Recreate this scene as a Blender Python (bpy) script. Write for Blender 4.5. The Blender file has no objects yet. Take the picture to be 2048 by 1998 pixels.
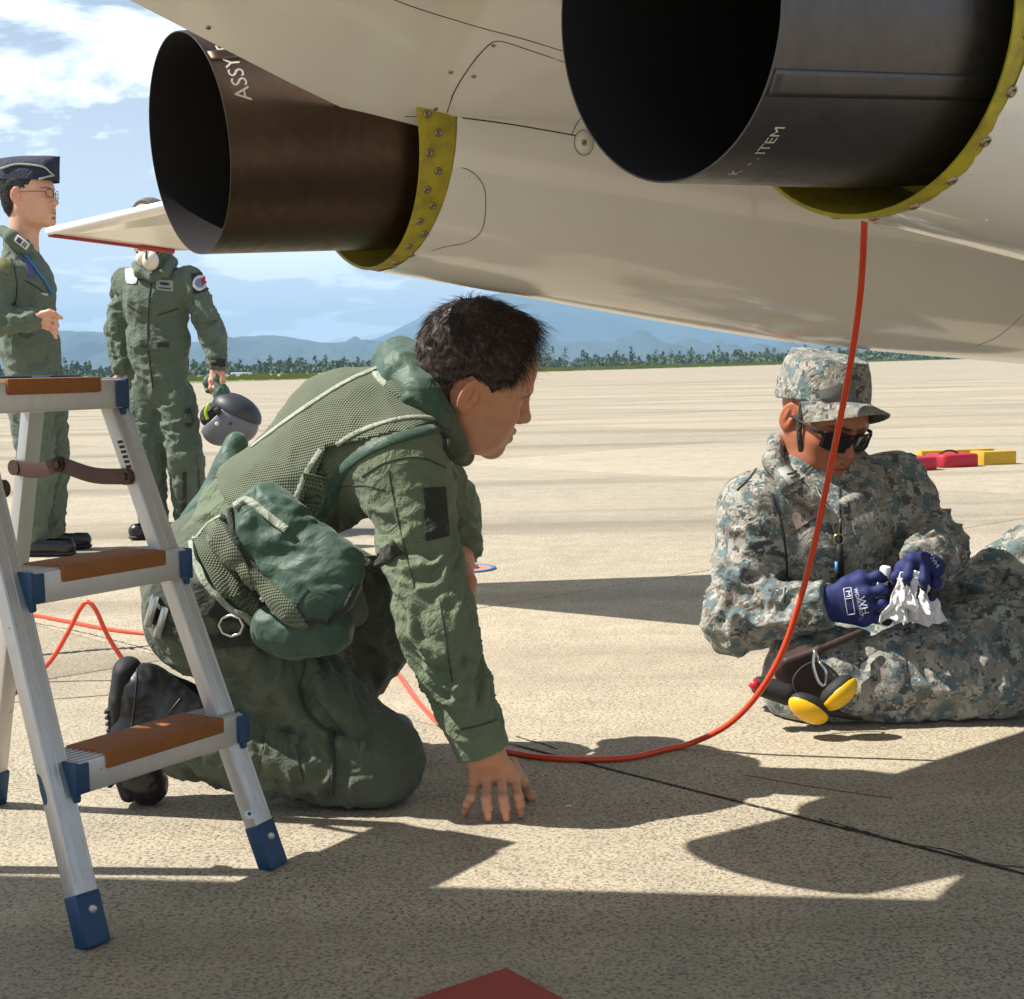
import bpy, bmesh, math, random
import numpy as np
from mathutils import Vector, Matrix
from mathutils.bvhtree import BVHTree
R_ = math.radians
SC = bpy.context.scene
COL = SC.collection
# ------------------------------------------------------------------ camera
FPX, CAMH = 1500.0, 0.80
PITCH = math.atan((499.5 - 367) / FPX); ROLL = R_(1.2)
cam = bpy.data.cameras.new("camera"); camo = bpy.data.objects.new("camera", cam); COL.objects.link(camo)
cam.sensor_fit = 'HORIZONTAL'; cam.sensor_width = 36.0; cam.lens = 36.0 * FPX / 1024
cam.clip_start = 0.05; cam.clip_end = 40000
camo.location = (0, 0, CAMH)
camo.rotation_euler = (Matrix.Rotation(R_(90) - PITCH, 3, 'X') @ Matrix.Rotation(-ROLL, 3, 'Z')).to_euler()
SC.camera = camo
# ------------------------------------------------------------------ sun and sky
SUN_A, SUN_B = 0.785, 0.0            # ground shift of a shadow per metre of height (x, y)
sdir = Vector((-SUN_A, -SUN_B, 1.0)).normalized()
sun = bpy.data.lights.new("sun", 'SUN'); suno = bpy.data.objects.new("sun", sun); COL.objects.link(suno)
sun.energy = 5.0; sun.angle = R_(0.55); sun.color = (1.0, 0.96, 0.905)
suno.rotation_euler = (-sdir).to_track_quat('-Z', 'Y').to_euler(); suno.location = (-6, 0, 8)
W = bpy.data.worlds.new("World"); SC.world = W; W.use_nodes = True
nt = W.node_tree; nt.nodes.clear()
def wn(t, **kw):
    n = nt.nodes.new(t)
    for k_, v in kw.items(): setattr(n, k_, v)
    return n
sky = wn('ShaderNodeTexSky', sky_type='NISHITA', sun_disc=False)
sky.sun_elevation = math.asin(sdir.z); sky.sun_rotation = math.atan2(sdir.x, sdir.y)
sky.air_density = 1.0; sky.dust_density = 0.6; sky.ozone_density = 1.6
tc = wn('ShaderNodeTexCoord'); sep = wn('ShaderNodeSeparateXYZ'); nt.links.new(tc.outputs['Generated'], sep.inputs[0])
def wmath(op, a, b=None, clamp=False):
    m = wn('ShaderNodeMath', operation=op, use_clamp=clamp)
    for i, v in enumerate((a, b)):
        if v is None: continue
        if isinstance(v, (int, float)): m.inputs[i].default_value = v
        else: nt.links.new(v, m.inputs[i])
    return m.outputs[0]
dz = wmath('ADD', wmath('MAXIMUM', sep.outputs[2], 0.0), 0.16)
cx_ = wmath('DIVIDE', sep.outputs[0], dz); cy_ = wmath('DIVIDE', sep.outputs[1], dz)
cmb = wn('ShaderNodeCombineXYZ'); nt.links.new(cx_, cmb.inputs[0]); nt.links.new(cy_, cmb.inputs[1]); nt.links.new(sep.outputs[2], cmb.inputs[2])
cn = wn('ShaderNodeTexNoise'); nt.links.new(cmb.outputs[0], cn.inputs['Vector'])
cn.inputs['Scale'].default_value = 2.3; cn.inputs['Detail'].default_value = 9; cn.inputs['Roughness'].default_value = 0.56; cn.inputs['Distortion'].default_value = 0.25
cr = wn('ShaderNodeValToRGB'); nt.links.new(cn.outputs[0], cr.inputs[0])
cr.color_ramp.elements[0].position = 0.53; cr.color_ramp.elements[0].color = (0, 0, 0, 1)
cr.color_ramp.elements[1].position = 0.615; cr.color_ramp.elements[1].color = (1, 1, 1, 1)
hz = wmath('MULTIPLY', wmath('SUBTRACT', 1.0, wmath('MULTIPLY', sep.outputs[2], 2.6), True), 0.62)   # milky towards the horizon
mask = wmath('MINIMUM', wmath('ADD', wmath('MULTIPLY', cr.outputs[0], 0.85), hz), 0.92)
mixc = wn('ShaderNodeMix', data_type='RGBA'); nt.links.new(mask, mixc.inputs[0])
nt.links.new(sky.outputs[0], mixc.inputs[6]); mixc.inputs[7].default_value = (16.5, 18.0, 20.0, 1)
bg = wn('ShaderNodeBackground'); nt.links.new(mixc.outputs[2], bg.inputs[0]); bg.inputs[1].default_value = 0.052
wo = wn('ShaderNodeOutputWorld'); nt.links.new(bg.outputs[0], wo.inputs[0])
SC.view_settings.view_transform = 'Standard'; SC.view_settings.look = 'None'; SC.view_settings.gamma = 1.0
SC.view_settings.exposure = 0.71; SC.view_settings.use_curve_mapping = False
SC.render.engine = 'CYCLES'; SC.cycles.use_denoising = True
SC.cycles.max_bounces = 6; SC.cycles.diffuse_bounces = 3; SC.cycles.glossy_bounces = 3; SC.cycles.transmission_bounces = 4; SC.cycles.transparent_max_bounces = 6; SC.cycles.diffuse_bounces = 3; SC.cycles.glossy_bounces = 3; SC.cycles.transmission_bounces = 4; SC.cycles.volume_bounces = 0
# ------------------------------------------------------------------ helpers
rng = np.random.default_rng(7); random.seed(7)
_f = np.array([0, math.cos(PITCH), -math.sin(PITCH)]); _u0 = np.cross([1., 0, 0], _f)
_r = np.array([1., 0, 0]) * math.cos(ROLL) - _u0 * math.sin(ROLL); _u = _u0 * math.cos(ROLL) + np.array([1., 0, 0]) * math.sin(ROLL)
CAM = np.array([0, 0, CAMH]); KD = 1024 / 1952.0
def ray(dx, dy): return _f + _r * (dx * KD - 512) / FPX + _u * (499.5 - dy * KD) / FPX
def at(dx, dy, Y):                    # point from an image pixel: sight line of the photo met at distance Y
    v = ray(dx, dy); return CAM + v * (Y / v[1])
def gnd(dx, dy, z=0.0):
    v = ray(dx, dy); return CAM + v * ((z - CAMH) / v[2])
def nrm(v): v = np.asarray(v, float); return v / (np.linalg.norm(v) + 1e-12)
def V3(*a): return np.array(a, float)

def link(o, parent=None):
    COL.objects.link(o)
    if parent is not None: o.parent = parent
    return o
def mk(name, verts, faces, mat, parent=None, smooth=True, sharp=None, sub=0):
    me = bpy.data.meshes.new(name)
    v = np.asarray(verts, float)
    if isinstance(faces, np.ndarray) and faces.ndim == 2:
        n, k = faces.shape
        me.vertices.add(len(v)); me.vertices.foreach_set('co', v.astype(np.float32).ravel())
        me.loops.add(n * k); me.loops.foreach_set('vertex_index', faces.astype(np.int32).ravel())
        me.polygons.add(n); me.polygons.foreach_set('loop_start', np.arange(0, n * k, k, dtype=np.int32))
        me.polygons.foreach_set('loop_total', np.full(n, k, np.int32)); me.update(calc_edges=True)
    else:
        me.from_pydata([tuple(p) for p in v], [], [tuple(int(i) for i in f) for f in faces])
    me.validate()
    if smooth:
        me.polygons.foreach_set('use_smooth', np.ones(len(me.polygons), bool))
        if sharp: me.set_sharp_from_angle(angle=R_(sharp))
    if mat is not None: me.materials.append(mat)
    o = bpy.data.objects.new(name, me); link(o, parent)
    if sub:
        m = o.modifiers.new('sub', 'SUBSURF'); m.levels = sub; m.render_levels = sub
    return o
def empty(name, loc, label, cat, group=None):
    o = bpy.data.objects.new(name, None); link(o); o.location = tuple(loc); o.empty_display_size = 0.1
    o['label'] = label; o['category'] = cat
    if group: o['group'] = group
    return o
def tag(o, label=None, cat=None, group=None, kind=None):
    if label: o['label'] = label
    if cat: o['category'] = cat
    if group: o['group'] = group
    if kind: o['kind'] = kind
    return o
class G:                              # collects shapes for one mesh
    def __init__(s): s.v = []; s.f = []; s.n = 0
    def add(s, v, f):
        v = [tuple(p) for p in v]; s.v += v; s.f += [tuple(int(i) + s.n for i in q) for q in f]; s.n += len(v); return s
    def build(s, name, mat, parent=None, **kw):
        o = mk(name, s.v, s.f, mat, None, **kw)
        if parent is not None:
            o.parent = parent; o.matrix_parent_inverse = Matrix.Translation(-Vector(parent.location))
        return o
def par(o, parent):                   # keep world coordinates when parenting to an empty
    o.parent = parent; o.matrix_parent_inverse = Matrix.Translation(-Vector(parent.location)); return o
def frame(t):
    t = nrm(t); a = V3(0, 0, 1) if abs(t[2]) < 0.9 else V3(1, 0, 0); x = nrm(np.cross(a, t)); return x, np.cross(t, x), t
def tube(g, pts, rad, n=10, cap=True, flat=None):
    pts = np.asarray(pts, float); m = len(pts); rad = np.broadcast_to(rad, (m,))
    T = np.gradient(pts, axis=0); x, y, _ = frame(T[0]); vs = []
    for i in range(m):
        t = nrm(T[i]); x = nrm(x - t * (x @ t)); y = np.cross(t, x)
        for j in range(n):
            a = 2 * math.pi * j / n; vs.append(pts[i] + rad[i] * (x * math.cos(a) + y * math.sin(a)))
    fs = [(i * n + j, i * n + (j + 1) % n, (i + 1) * n + (j + 1) % n, (i + 1) * n + j) for i in range(m - 1) for j in range(n)]
    if cap: fs += [tuple(range(n - 1, -1, -1)), tuple(range((m - 1) * n, m * n))]
    g.add(vs, fs); return g
def ribbon(g, pts, nrms, wid, th):    # flat strap following pts lying on a surface with normals nrms
    pts = np.asarray(pts, float); m = len(pts); T = np.gradient(pts, axis=0); vs = []
    wid = np.broadcast_to(wid, (m,))
    for i in range(m):
        n_ = nrm(nrms[i]); s = nrm(np.cross(T[i], n_)) * wid[i] / 2
        vs += [pts[i] - s - n_ * th, pts[i] - s + n_ * th * .6, pts[i] - s * .6 + n_ * th, pts[i] + s * .6 + n_ * th, pts[i] + s + n_ * th * .6, pts[i] + s - n_ * th]
    k = 6
    fs = [(i * k + j, i * k + (j + 1) % k, (i + 1) * k + (j + 1) % k, (i + 1) * k + j) for i in range(m - 1) for j in range(k)]
    fs += [tuple(range(k - 1, -1, -1)), tuple(range((m - 1) * k, m * k))]
    g.add(vs, fs); return g
def box(g, c, half, A=None, bev=0.0):  # bevelled box; A rows are its axes
    A = np.eye(3) if A is None else np.asarray(A); c = np.asarray(c, float); h = np.asarray(half, float); b = min(bev, h.min() * .95)
    if b <= 0:
        vs = [c + A.T @ (h * V3(x, y, z)) for x in (-1, 1) for y in (-1, 1) for z in (-1, 1)]
        g.add(vs, [(0, 1, 3, 2), (4, 6, 7, 5), (0, 4, 5, 1), (2, 3, 7, 6), (0, 2, 6, 4), (1, 5, 7, 3)]); return g
    bm = bmesh.new(); bmesh.ops.create_cube(bm, size=2.0)
    for v in bm.verts: v.co = Vector((v.co.x * h[0], v.co.y * h[1], v.co.z * h[2]))
    bmesh.ops.bevel(bm, geom=bm.edges[:], offset=b, segments=2, affect='EDGES', profile=0.6)
    bm.verts.index_update()
    g.add([c + A.T @ np.array(v.co) for v in bm.verts], [[v.index for v in f.verts] for f in bm.faces]); bm.free(); return g
def lathe(g, o, axis, prof, n=48, x=None, a0=0, a1=2 * math.pi, close=False):
    X, Y_, T = frame(axis)
    if x is not None: X = nrm(np.asarray(x) - T * (np.asarray(x) @ T)); Y_ = np.cross(T, X)
    full = abs(a1 - a0 - 2 * math.pi) < 1e-6; m = n if full else n + 1; vs = []
    for (s, r) in prof:
        for j in range(m):
            a = a0 + (a1 - a0) * j / n; vs.append(np.asarray(o) + T * s + r * (X * math.cos(a) + Y_ * math.sin(a)))
    K = len(prof); fs = []
    for i in range(K - 1 + (1 if close else 0)):
        i2 = (i + 1) % K
        for j in range(n):
            j2 = (j + 1) % m
            fs.append((i * m + j, i * m + j2, i2 * m + j2, i2 * m + j))
    g.add(vs, fs); return g
def spline(pts, n=60):                # Catmull-Rom through pts
    P = np.asarray(pts, float); P = np.vstack([2 * P[0] - P[1], P, 2 * P[-1] - P[-2]]); out = []
    m = len(P) - 3; L = np.linalg.norm(np.diff(P[1:-1], axis=0), axis=1); cnt = np.maximum(2, np.round(n * L / max(L.sum(), 1e-9))).astype(int)
    for i in range(m):
        p0, p1, p2, p3 = P[i:i + 4]
        for t in np.linspace(0, 1, cnt[i], endpoint=False):
            out.append(.5 * ((2 * p1) + (p2 - p0) * t + (2 * p0 - 5 * p1 + 4 * p2 - p3) * t * t + (3 * p1 - p0 - 3 * p2 + p3) * t ** 3))
    out.append(P[-2]); return np.array(out)
def rot(yaw=0, pitch=0, roll=0):      # columns: forward, left, up
    return np.array(Matrix.Rotation(yaw, 3, 'Z') @ Matrix.Rotation(pitch, 3, 'Y') @ Matrix.Rotation(roll, 3, 'X'))

# ------------------------------------------------------------------ materials
def S2L(c): return tuple(((x / 255) / 12.92 if x / 255 <= 0.04045 else ((x / 255 + 0.055) / 1.055) ** 2.4) for x in c)
class MatB:
    def __init__(s, name):
        s.m = bpy.data.materials.new(name); s.m.use_nodes = True; s.t = s.m.node_tree; s.b = s.t.nodes['Principled BSDF']; s.tc = None
    def n(s, t, **kw):
        n = s.t.nodes.new(t)
        for k, v in kw.items(): setattr(n, k, v)
        return n
    def l(s, a, b): s.t.links.new(a, b)
    def co(s, which='Object'):
        if s.tc is None: s.tc = s.n('ShaderNodeTexCoord')
        return s.tc.outputs[which]
    def mapping(s, scale=(1, 1, 1), rotz=(0, 0, 0), src=None):
        m = s.n('ShaderNodeMapping'); s.l(src or s.co(), m.inputs[0]); m.inputs['Scale'].default_value = scale; m.inputs['Rotation'].default_value = rotz; return m.outputs[0]
    def noise(s, scale, detail=4, rough=.55, vec=None, dist=0):
        n = s.n('ShaderNodeTexNoise'); s.l(vec or s.co(), n.inputs['Vector']); n.inputs['Scale'].default_value = scale; n.inputs['Detail'].default_value = detail
        n.inputs['Roughness'].default_value = rough; n.inputs['Distortion'].default_value = dist; return n.outputs[0]
    def vor(s, scale, feature='F1', vec=None, out='Distance', rnd=1.0):
        n = s.n('ShaderNodeTexVoronoi', feature=feature); s.l(vec or s.co(), n.inputs['Vector']); n.inputs['Scale'].default_value = scale; n.inputs['Randomness'].default_value = rnd; return n.outputs[out]
    def ramp(s, fac, stops, interp='LINEAR'):
        r = s.n('ShaderNodeValToRGB'); s.l(fac, r.inputs[0]); e = r.color_ramp.elements; r.color_ramp.interpolation = interp
        while len(e) < len(stops): e.new(0.5)
        for i, (p, c) in enumerate(stops):
            e[i].position = p; e[i].color = (c, c, c, 1) if isinstance(c, (int, float)) else (*c, 1)
        return r.outputs[0]
    def mix(s, fac, a, b, mode='MIX'):
        m = s.n('ShaderNodeMix', data_type='RGBA', blend_type=mode)
        for i, v in ((0, fac), (6, a), (7, b)):
            if isinstance(v, (int, float)): m.inputs[i].default_value = v if i == 0 else (v, v, v, 1)
            elif isinstance(v, tuple): m.inputs[i].default_value = (*v, 1) if len(v) == 3 else v
            else: s.l(v, m.inputs[i])
        return m.outputs[2]
    def math(s, op, a, b=None, clamp=False):
        m = s.n('ShaderNodeMath', operation=op, use_clamp=clamp)
        for i, v in enumerate((a, b)):
            if v is None: continue
            if isinstance(v, (int, float)): m.inputs[i].default_value = v
            else: s.l(v, m.inputs[i])
        return m.outputs[0]
    def set(s, **kw):
        names = dict(color='Base Color', rough='Roughness', metal='Metallic', coat='Coat Weight', coatr='Coat Roughness', sss='Subsurface Weight', spec='Specular IOR Level', sheen='Sheen Weight', alpha='Alpha', trans='Transmission Weight', ior='IOR')
        for k, v in kw.items():
            i = s.b.inputs[names[k]]
            if isinstance(v, (int, float)): i.default_value = v
            elif isinstance(v, tuple): i.default_value = (*v, 1) if len(v) == 3 else v
            else: s.l(v, i)
        return s
    def bump(s, h, strength=.3, dist=.002, chain=None):
        b = s.n('ShaderNodeBump'); s.l(h, b.inputs['Height']); b.inputs['Strength'].default_value = strength; b.inputs['Distance'].default_value = dist
        if chain: s.l(chain, b.inputs['Normal'])
        s.l(b.outputs[0], s.b.inputs['Normal']); return b.outputs[0]
def plain(name, col, rough=.5, metal=0, var=.12, scale=30, bump=0, bscale=200, **kw):
    M = MatB(name); n = M.noise(scale, 5)
    c = M.mix(n, tuple(x * (1 - var) for x in col), tuple(min(1, x * (1 + var)) for x in col))
    M.set(color=c, rough=rough, metal=metal, **kw)
    if bump: M.bump(M.noise(bscale, 3), bump, .001)
    return M.m
def cloth(name, col, var=.25, weave=1400, rough=.85, big=9):
    M = MatB(name); n = M.noise(big, 6, .6); n2 = M.noise(260, 3)
    c = M.mix(n, tuple(x * (1 - var) for x in col), tuple(min(1, x * (1 + var)) for x in col))
    c = M.mix(M.math('MULTIPLY', n2, .35), c, tuple(x * .6 for x in col))
    M.set(color=c, rough=rough, sheen=.12)
    cr_ = M.math('ABSOLUTE', M.math('SUBTRACT', M.noise(21, 5, .55, None, .9), .5)); cr2 = M.math('ABSOLUTE', M.math('SUBTRACT', M.noise(52, 4, .6, M.mapping((1, 1, .6), (.5, .3, 0)), .8), .5))
    b0 = M.bump(M.math('ADD', M.ramp(cr_, [(0, 0), (.16, 1)]), M.math('MULTIPLY', M.ramp(cr2, [(0, 0), (.2, 1)]), .4)), .42, .010)
    b1 = M.bump(M.noise(140, 5, .65), .22, .003, b0)
    w = M.n('ShaderNodeTexWave'); M.l(M.mapping((1, 1, 1), (.6, .4, .7)), w.inputs[0]); w.inputs['Scale'].default_value = weave / 6; w.inputs['Distortion'].default_value = 2.0
    M.bump(w.outputs[1], .12, .0006, b1)
    return M.m
# ------------------------------------------------------------------ soft-body modelling: distance fields turned into meshes
_perm = np.random.default_rng(3).permutation(256); _perm = np.concatenate([_perm, _perm]).astype(np.int32)
_gr = np.random.default_rng(4).normal(size=(256, 3)); _gr /= np.linalg.norm(_gr, axis=1)[:, None]; _gr = _gr.astype(np.float32)
def pnoise(x, y, z):
    xi = np.floor(x).astype(np.int32); yi = np.floor(y).astype(np.int32); zi = np.floor(z).astype(np.int32)
    fx = (x - xi).astype(np.float32); fy = (y - yi).astype(np.float32); fz = (z - zi).astype(np.float32)
    u = fx * fx * fx * (fx * (fx * 6 - 15) + 10); v = fy * fy * fy * (fy * (fy * 6 - 15) + 10); w = fz * fz * fz * (fz * (fz * 6 - 15) + 10)
    xi &= 255; yi &= 255; zi &= 255
    def g(a, b, c):
        h = _perm[_perm[_perm[(xi + a) & 255] + ((yi + b) & 255)] + ((zi + c) & 255)]; q = _gr[h]
        return q[:, 0] * (fx - a) + q[:, 1] * (fy - b) + q[:, 2] * (fz - c)
    x00 = g(0, 0, 0) * (1 - u) + g(1, 0, 0) * u; x10 = g(0, 1, 0) * (1 - u) + g(1, 1, 0) * u
    x01 = g(0, 0, 1) * (1 - u) + g(1, 0, 1) * u; x11 = g(0, 1, 1) * (1 - u) + g(1, 1, 1) * u
    return ((x00 * (1 - v) + x10 * v) * (1 - w) + (x01 * (1 - v) + x11 * v) * w) * 1.6
FOLD = 1.5
class SDF:
    def __init__(s, lo, hi, h):
        s.lo = np.asarray(lo, float); s.h = h; n = np.ceil((np.asarray(hi) - s.lo) / h).astype(int) + 1
        s.ax = [(s.lo[i] + h * np.arange(n[i])).astype(np.float32) for i in range(3)]; s.d = np.full(n, 1.0, np.float32)
    def sl(s, lo, hi):
        r = []
        for i in range(3):
            a = int(np.floor((lo[i] - s.lo[i]) / s.h)); b = int(np.ceil((hi[i] - s.lo[i]) / s.h)) + 1
            a = max(a, 0); b = min(b, len(s.ax[i]))
            if b <= a: return None
            r.append(slice(a, b))
        return tuple(r)
    def put(s, fn, lo, hi, k, op):
        q = s.sl(np.asarray(lo) - k - 3 * s.h, np.asarray(hi) + k + 3 * s.h)
        if q is None: return s
        X = s.ax[0][q[0]][:, None, None]; Y = s.ax[1][q[1]][None, :, None]; Z = s.ax[2][q[2]][None, None, :]
        e = fn(X, Y, Z).astype(np.float32); d = s.d[q]
        if op == 'u':
            r = np.minimum(d, e)
            if k > 0: h = np.maximum(k - np.abs(d - e), 0) / k; r -= h * h * k * .25
        elif op == 's':
            e = -e; r = np.maximum(d, e)
            if k > 0: h = np.maximum(k - np.abs(d - e), 0) / k; r += h * h * k * .25
        s.d[q] = r; return s
    def cone(s, a, b, ra, rb, k=.02, op='u', flat=None, fold=None):
        a = np.asarray(a, float); b = np.asarray(b, float); ba = b - a; L2 = ba @ ba + 1e-12; L = math.sqrt(L2); R = max(ra, rb) + (fold[0] * 3 if fold else 0)
        m = 1.0
        if flat is not None: m = max(1.0, flat[1])
        def fn(X, Y, Z):
            px, py, pz = X - a[0], Y - a[1], Z - a[2]
            h = np.clip((px * ba[0] + py * ba[1] + pz * ba[2]) / L2, 0, 1)
            wx = px - ba[0] * h; wy = py - ba[1] * h; wz = pz - ba[2] * h
            w2 = wx * wx + wy * wy + wz * wz
            if flat is not None:
                v, q = nrm(flat[0]), flat[1]; dv = wx * v[0] + wy * v[1] + wz * v[2]; w2 = w2 + (1 / q ** 2 - 1) * dv * dv
            w = np.sqrt(w2); d = w - (ra + (rb - ra) * h)
            if fold is not None:
                amp, fa, fr, seed = fold[:4]; prof = fold[4] if len(fold) > 4 else None; sh = fold[5] if len(fold) > 5 else .6
                msk = np.abs(d) < amp * 4 + s.h * 2
                if msk.any():
                    hh = h[msk]; ww = np.maximum(w[msk], 1e-4); t = hh * L
                    ux = wx[msk] / ww; uy = wy[msk] / ww; uz = wz[msk] / ww
                    T = ba / L; ex, ey, _ = frame(T); c1 = ux * ex[0] + uy * ex[1] + uz * ex[2]; c2 = ux * ey[0] + uy * ey[1] + uz * ey[2]
                    sx = t * fa + sh * c1 * 1.3
                    n = pnoise(sx + seed, c1 * fr + seed * 1.7 + .35 * np.sin(sx), c2 * fr + 9.1)
                    n2 = pnoise(sx * 2.1 + 4 + seed, c1 * fr * 1.6 + sx * .4, c2 * fr * 1.6 + seed)
                    rd = 1 - np.abs(n) * 2.2; v_ = np.clip(rd, -.7, 1) * 1.0 + .55 * (.6 - np.abs(n2) * 2.2)
                    amp = amp * FOLD; A = amp if prof is None else amp * np.interp(hh, prof[0], prof[1])
                    d[msk] -= A * (v_ - .35)
            return d
        lo = np.minimum(a, b) - R * m; hi = np.maximum(a, b) + R * m
        return s.put(fn, lo, hi, k, op)
    def chain(s, pts, rad, k=.02, **kw):
        for i in range(len(pts) - 1): s.cone(pts[i], pts[i + 1], rad[i], rad[i + 1], k, **kw)
        return s
    def ell(s, c, r, A=None, k=.02, op='u'):
        c = np.asarray(c, float); r = np.asarray(r, float); A = np.eye(3) if A is None else np.asarray(A)   # rows: axes
        def fn(X, Y, Z):
            px, py, pz = X - c[0], Y - c[1], Z - c[2]; k0 = 0; k1 = 0
            for i in range(3):
                q = px * A[i, 0] + py * A[i, 1] + pz * A[i, 2]; k0 = k0 + (q / r[i]) ** 2; k1 = k1 + (q / r[i] ** 2) ** 2
            k0 = np.sqrt(k0); return k0 * (k0 - 1) / (np.sqrt(k1) + 1e-9)
        e = np.abs(A.T) @ r; return s.put(fn, c - e, c + e, k, op)
    def box(s, c, half, A=None, rd=.01, k=.01, op='u'):
        c = np.asarray(c, float); h = np.asarray(half, float) - rd; A = np.eye(3) if A is None else np.asarray(A)
        def fn(X, Y, Z):
            px, py, pz = X - c[0], Y - c[1], Z - c[2]; o = 0; m = None
            for i in range(3):
                q = np.abs(px * A[i, 0] + py * A[i, 1] + pz * A[i, 2]) - h[i]; o = o + np.maximum(q, 0) ** 2; m = q if m is None else np.maximum(m, q)
            return np.sqrt(o) + np.minimum(m, 0) - rd
        e = np.abs(A.T) @ np.asarray(half); return s.put(fn, c - e, c + e, k, op)
    def cut(s, p, n):                  # keep the side n points away from
        n = nrm(n); X, Y, Z = s.ax[0][:, None, None], s.ax[1][None, :, None], s.ax[2][None, None, :]
        s.d = np.maximum(s.d, ((X - p[0]) * n[0] + (Y - p[1]) * n[1] + (Z - p[2]) * n[2]).astype(np.float32)); return s
    def wrinkle(s, amp, freq, seed=0, stretch=(1, 1, 1)):
        m = np.abs(s.d) < amp * 2 + 2 * s.h; i, j, k = np.nonzero(m)
        x, y, z = s.ax[0][i] * freq * stretch[0], s.ax[1][j] * freq * stretch[1], s.ax[2][k] * freq * stretch[2]
        n = pnoise(x + seed, y, z); n2 = pnoise(x * 2.3, y * 2.3 + seed, z * 2.3 + 5)
        s.d[m] -= amp * ((1 - np.abs(n) * 2) * .7 + .3 * n2 - .3); return s
    def mesh(s, relax=1):
        d = s.d; ins = d < 0; n = np.array(d.shape)
        cnt = np.zeros(n - 1, np.int8)
        for a in (0, 1):
            for b in (0, 1):
                for c in (0, 1): cnt += ins[a:n[0] - 1 + a, b:n[1] - 1 + b, c:n[2] - 1 + c]
        act = (cnt > 0) & (cnt < 8); I, J, K = np.nonzero(act); idx = np.full(n - 1, -1, np.int32); idx[I, J, K] = np.arange(len(I))
        acc = np.zeros((len(I), 3)); w = np.zeros(len(I)); crn = [(a, b, c) for a in (0, 1) for b in (0, 1) for c in (0, 1)]
        val = {c: d[I + c[0], J + c[1], K + c[2]] for c in crn}
        for p in crn:
            for ax in range(3):
                if p[ax] == 0:
                    q = list(p); q[ax] = 1; q = tuple(q); va, vb = val[p], val[q]; m = (va < 0) != (vb < 0)
                    t = np.where(m, va / np.where(m, va - vb, 1), 0)
                    for i in range(3): acc[:, i] += np.where(m, p[i] + (t if i == ax else 0), 0)
                    w += m
        P = (np.stack([I, J, K], 1) + acc / w[:, None]) * s.h + s.lo
        F = []
        for ax in range(3):
            b, c = [(1, 2), (2, 0), (0, 1)][ax]
            s1 = [slice(None)] * 3; s2 = [slice(None)] * 3; s1[ax] = slice(0, -1); s2[ax] = slice(1, None)
            for z_ in (b, c): s1[z_] = slice(1, -1); s2[z_] = slice(1, -1)
            A_, B_ = ins[tuple(s1)], ins[tuple(s2)]; ch = np.nonzero(A_ != B_); flip = ~A_[ch]
            e = [np.array(x) for x in ch]; e[b] = e[b] + 1; e[c] = e[c] + 1
            def cell(db, dc):
                q = [x.copy() for x in e]; q[b] -= db; q[c] -= dc; return idx[q[0], q[1], q[2]]
            Q = np.stack([cell(1, 1), cell(0, 1), cell(0, 0), cell(1, 0)], 1); Q[flip] = Q[flip][:, ::-1]; F.append(Q)
        F = np.concatenate(F); F = F[(F >= 0).all(1)]
        for _ in range(relax):
            sm = np.zeros_like(P); ct = np.zeros(len(P))
            for a in range(4):
                b = (a + 1) % 4; np.add.at(sm, F[:, a], P[F[:, b]]); np.add.at(sm, F[:, b], P[F[:, a]]); np.add.at(ct, F[:, a], 1); np.add.at(ct, F[:, b], 1)
            P = P * .5 + .5 * sm / np.maximum(ct, 1)[:, None]
        return P, F
    def build(s, name, mat, parent, relax=1, **kw):
        P, F = s.mesh(relax); o = mk(name, P, F, mat, None, **kw)
        return par(o, parent) if parent is not None else o
def bvh(*objs):
    vs, fs, n = [], [], 0
    for o in objs:
        me = o.data; vs += [v.co[:] for v in me.vertices]; fs += [[i + n for i in p.vertices] for p in me.polygons]; n += len(me.vertices)
    return BVHTree.FromPolygons(vs, fs)
def shoot(T, dx, dy):
    v = nrm(ray(dx, dy)); h = T.ray_cast(Vector(CAM), Vector(v))
    if h[0] is None: return None
    n_ = np.array(h[1]); n_ = -n_ if n_ @ v > 0 else n_
    return np.array(h[0]), n_
def onto(T, pts, n=40, curve=True):    # a line of image pixels laid on a surface
    q = [(*p, 0) for p in pts]; q = spline(q, n) if curve else np.array(q, float)
    if not curve:
        q = np.concatenate([np.linspace(q[i], q[i + 1], max(2, n // (len(q) - 1)), endpoint=False) for i in range(len(q) - 1)] + [q[-1:]])
    P, N = [], []
    for p in q:
        h = shoot(T, p[0], p[1])
        if h: P.append(h[0]); N.append(h[1])
    if len(P) < 4: print('MISS', pts[:2]); return None, None
    P, N = np.array(P), np.array(N)
    for _ in range(2): N[1:-1] = N[:-2] + N[1:-1] * 2 + N[2:]; P[1:-1] = .25 * P[:-2] + .5 * P[1:-1] + .25 * P[2:]
    N /= np.linalg.norm(N, axis=1)[:, None]; return P, N
def strap(T, pts, wid, th, name, mat, parent, off=.001, n=40):
    P, N = onto(T, pts, n)
    if P is None: return None
    g = G(); ribbon(g, P + N * off, N, wid, th); return g.build(name, mat, parent, sharp=50)
def seam(T, pts, rad, name, mat, parent, off=0.0, n=40):
    P, N = onto(T, pts, n)
    if P is None: return None
    g = G(); tube(g, P + N * off, rad, 6); return g.build(name, mat, parent)
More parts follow.
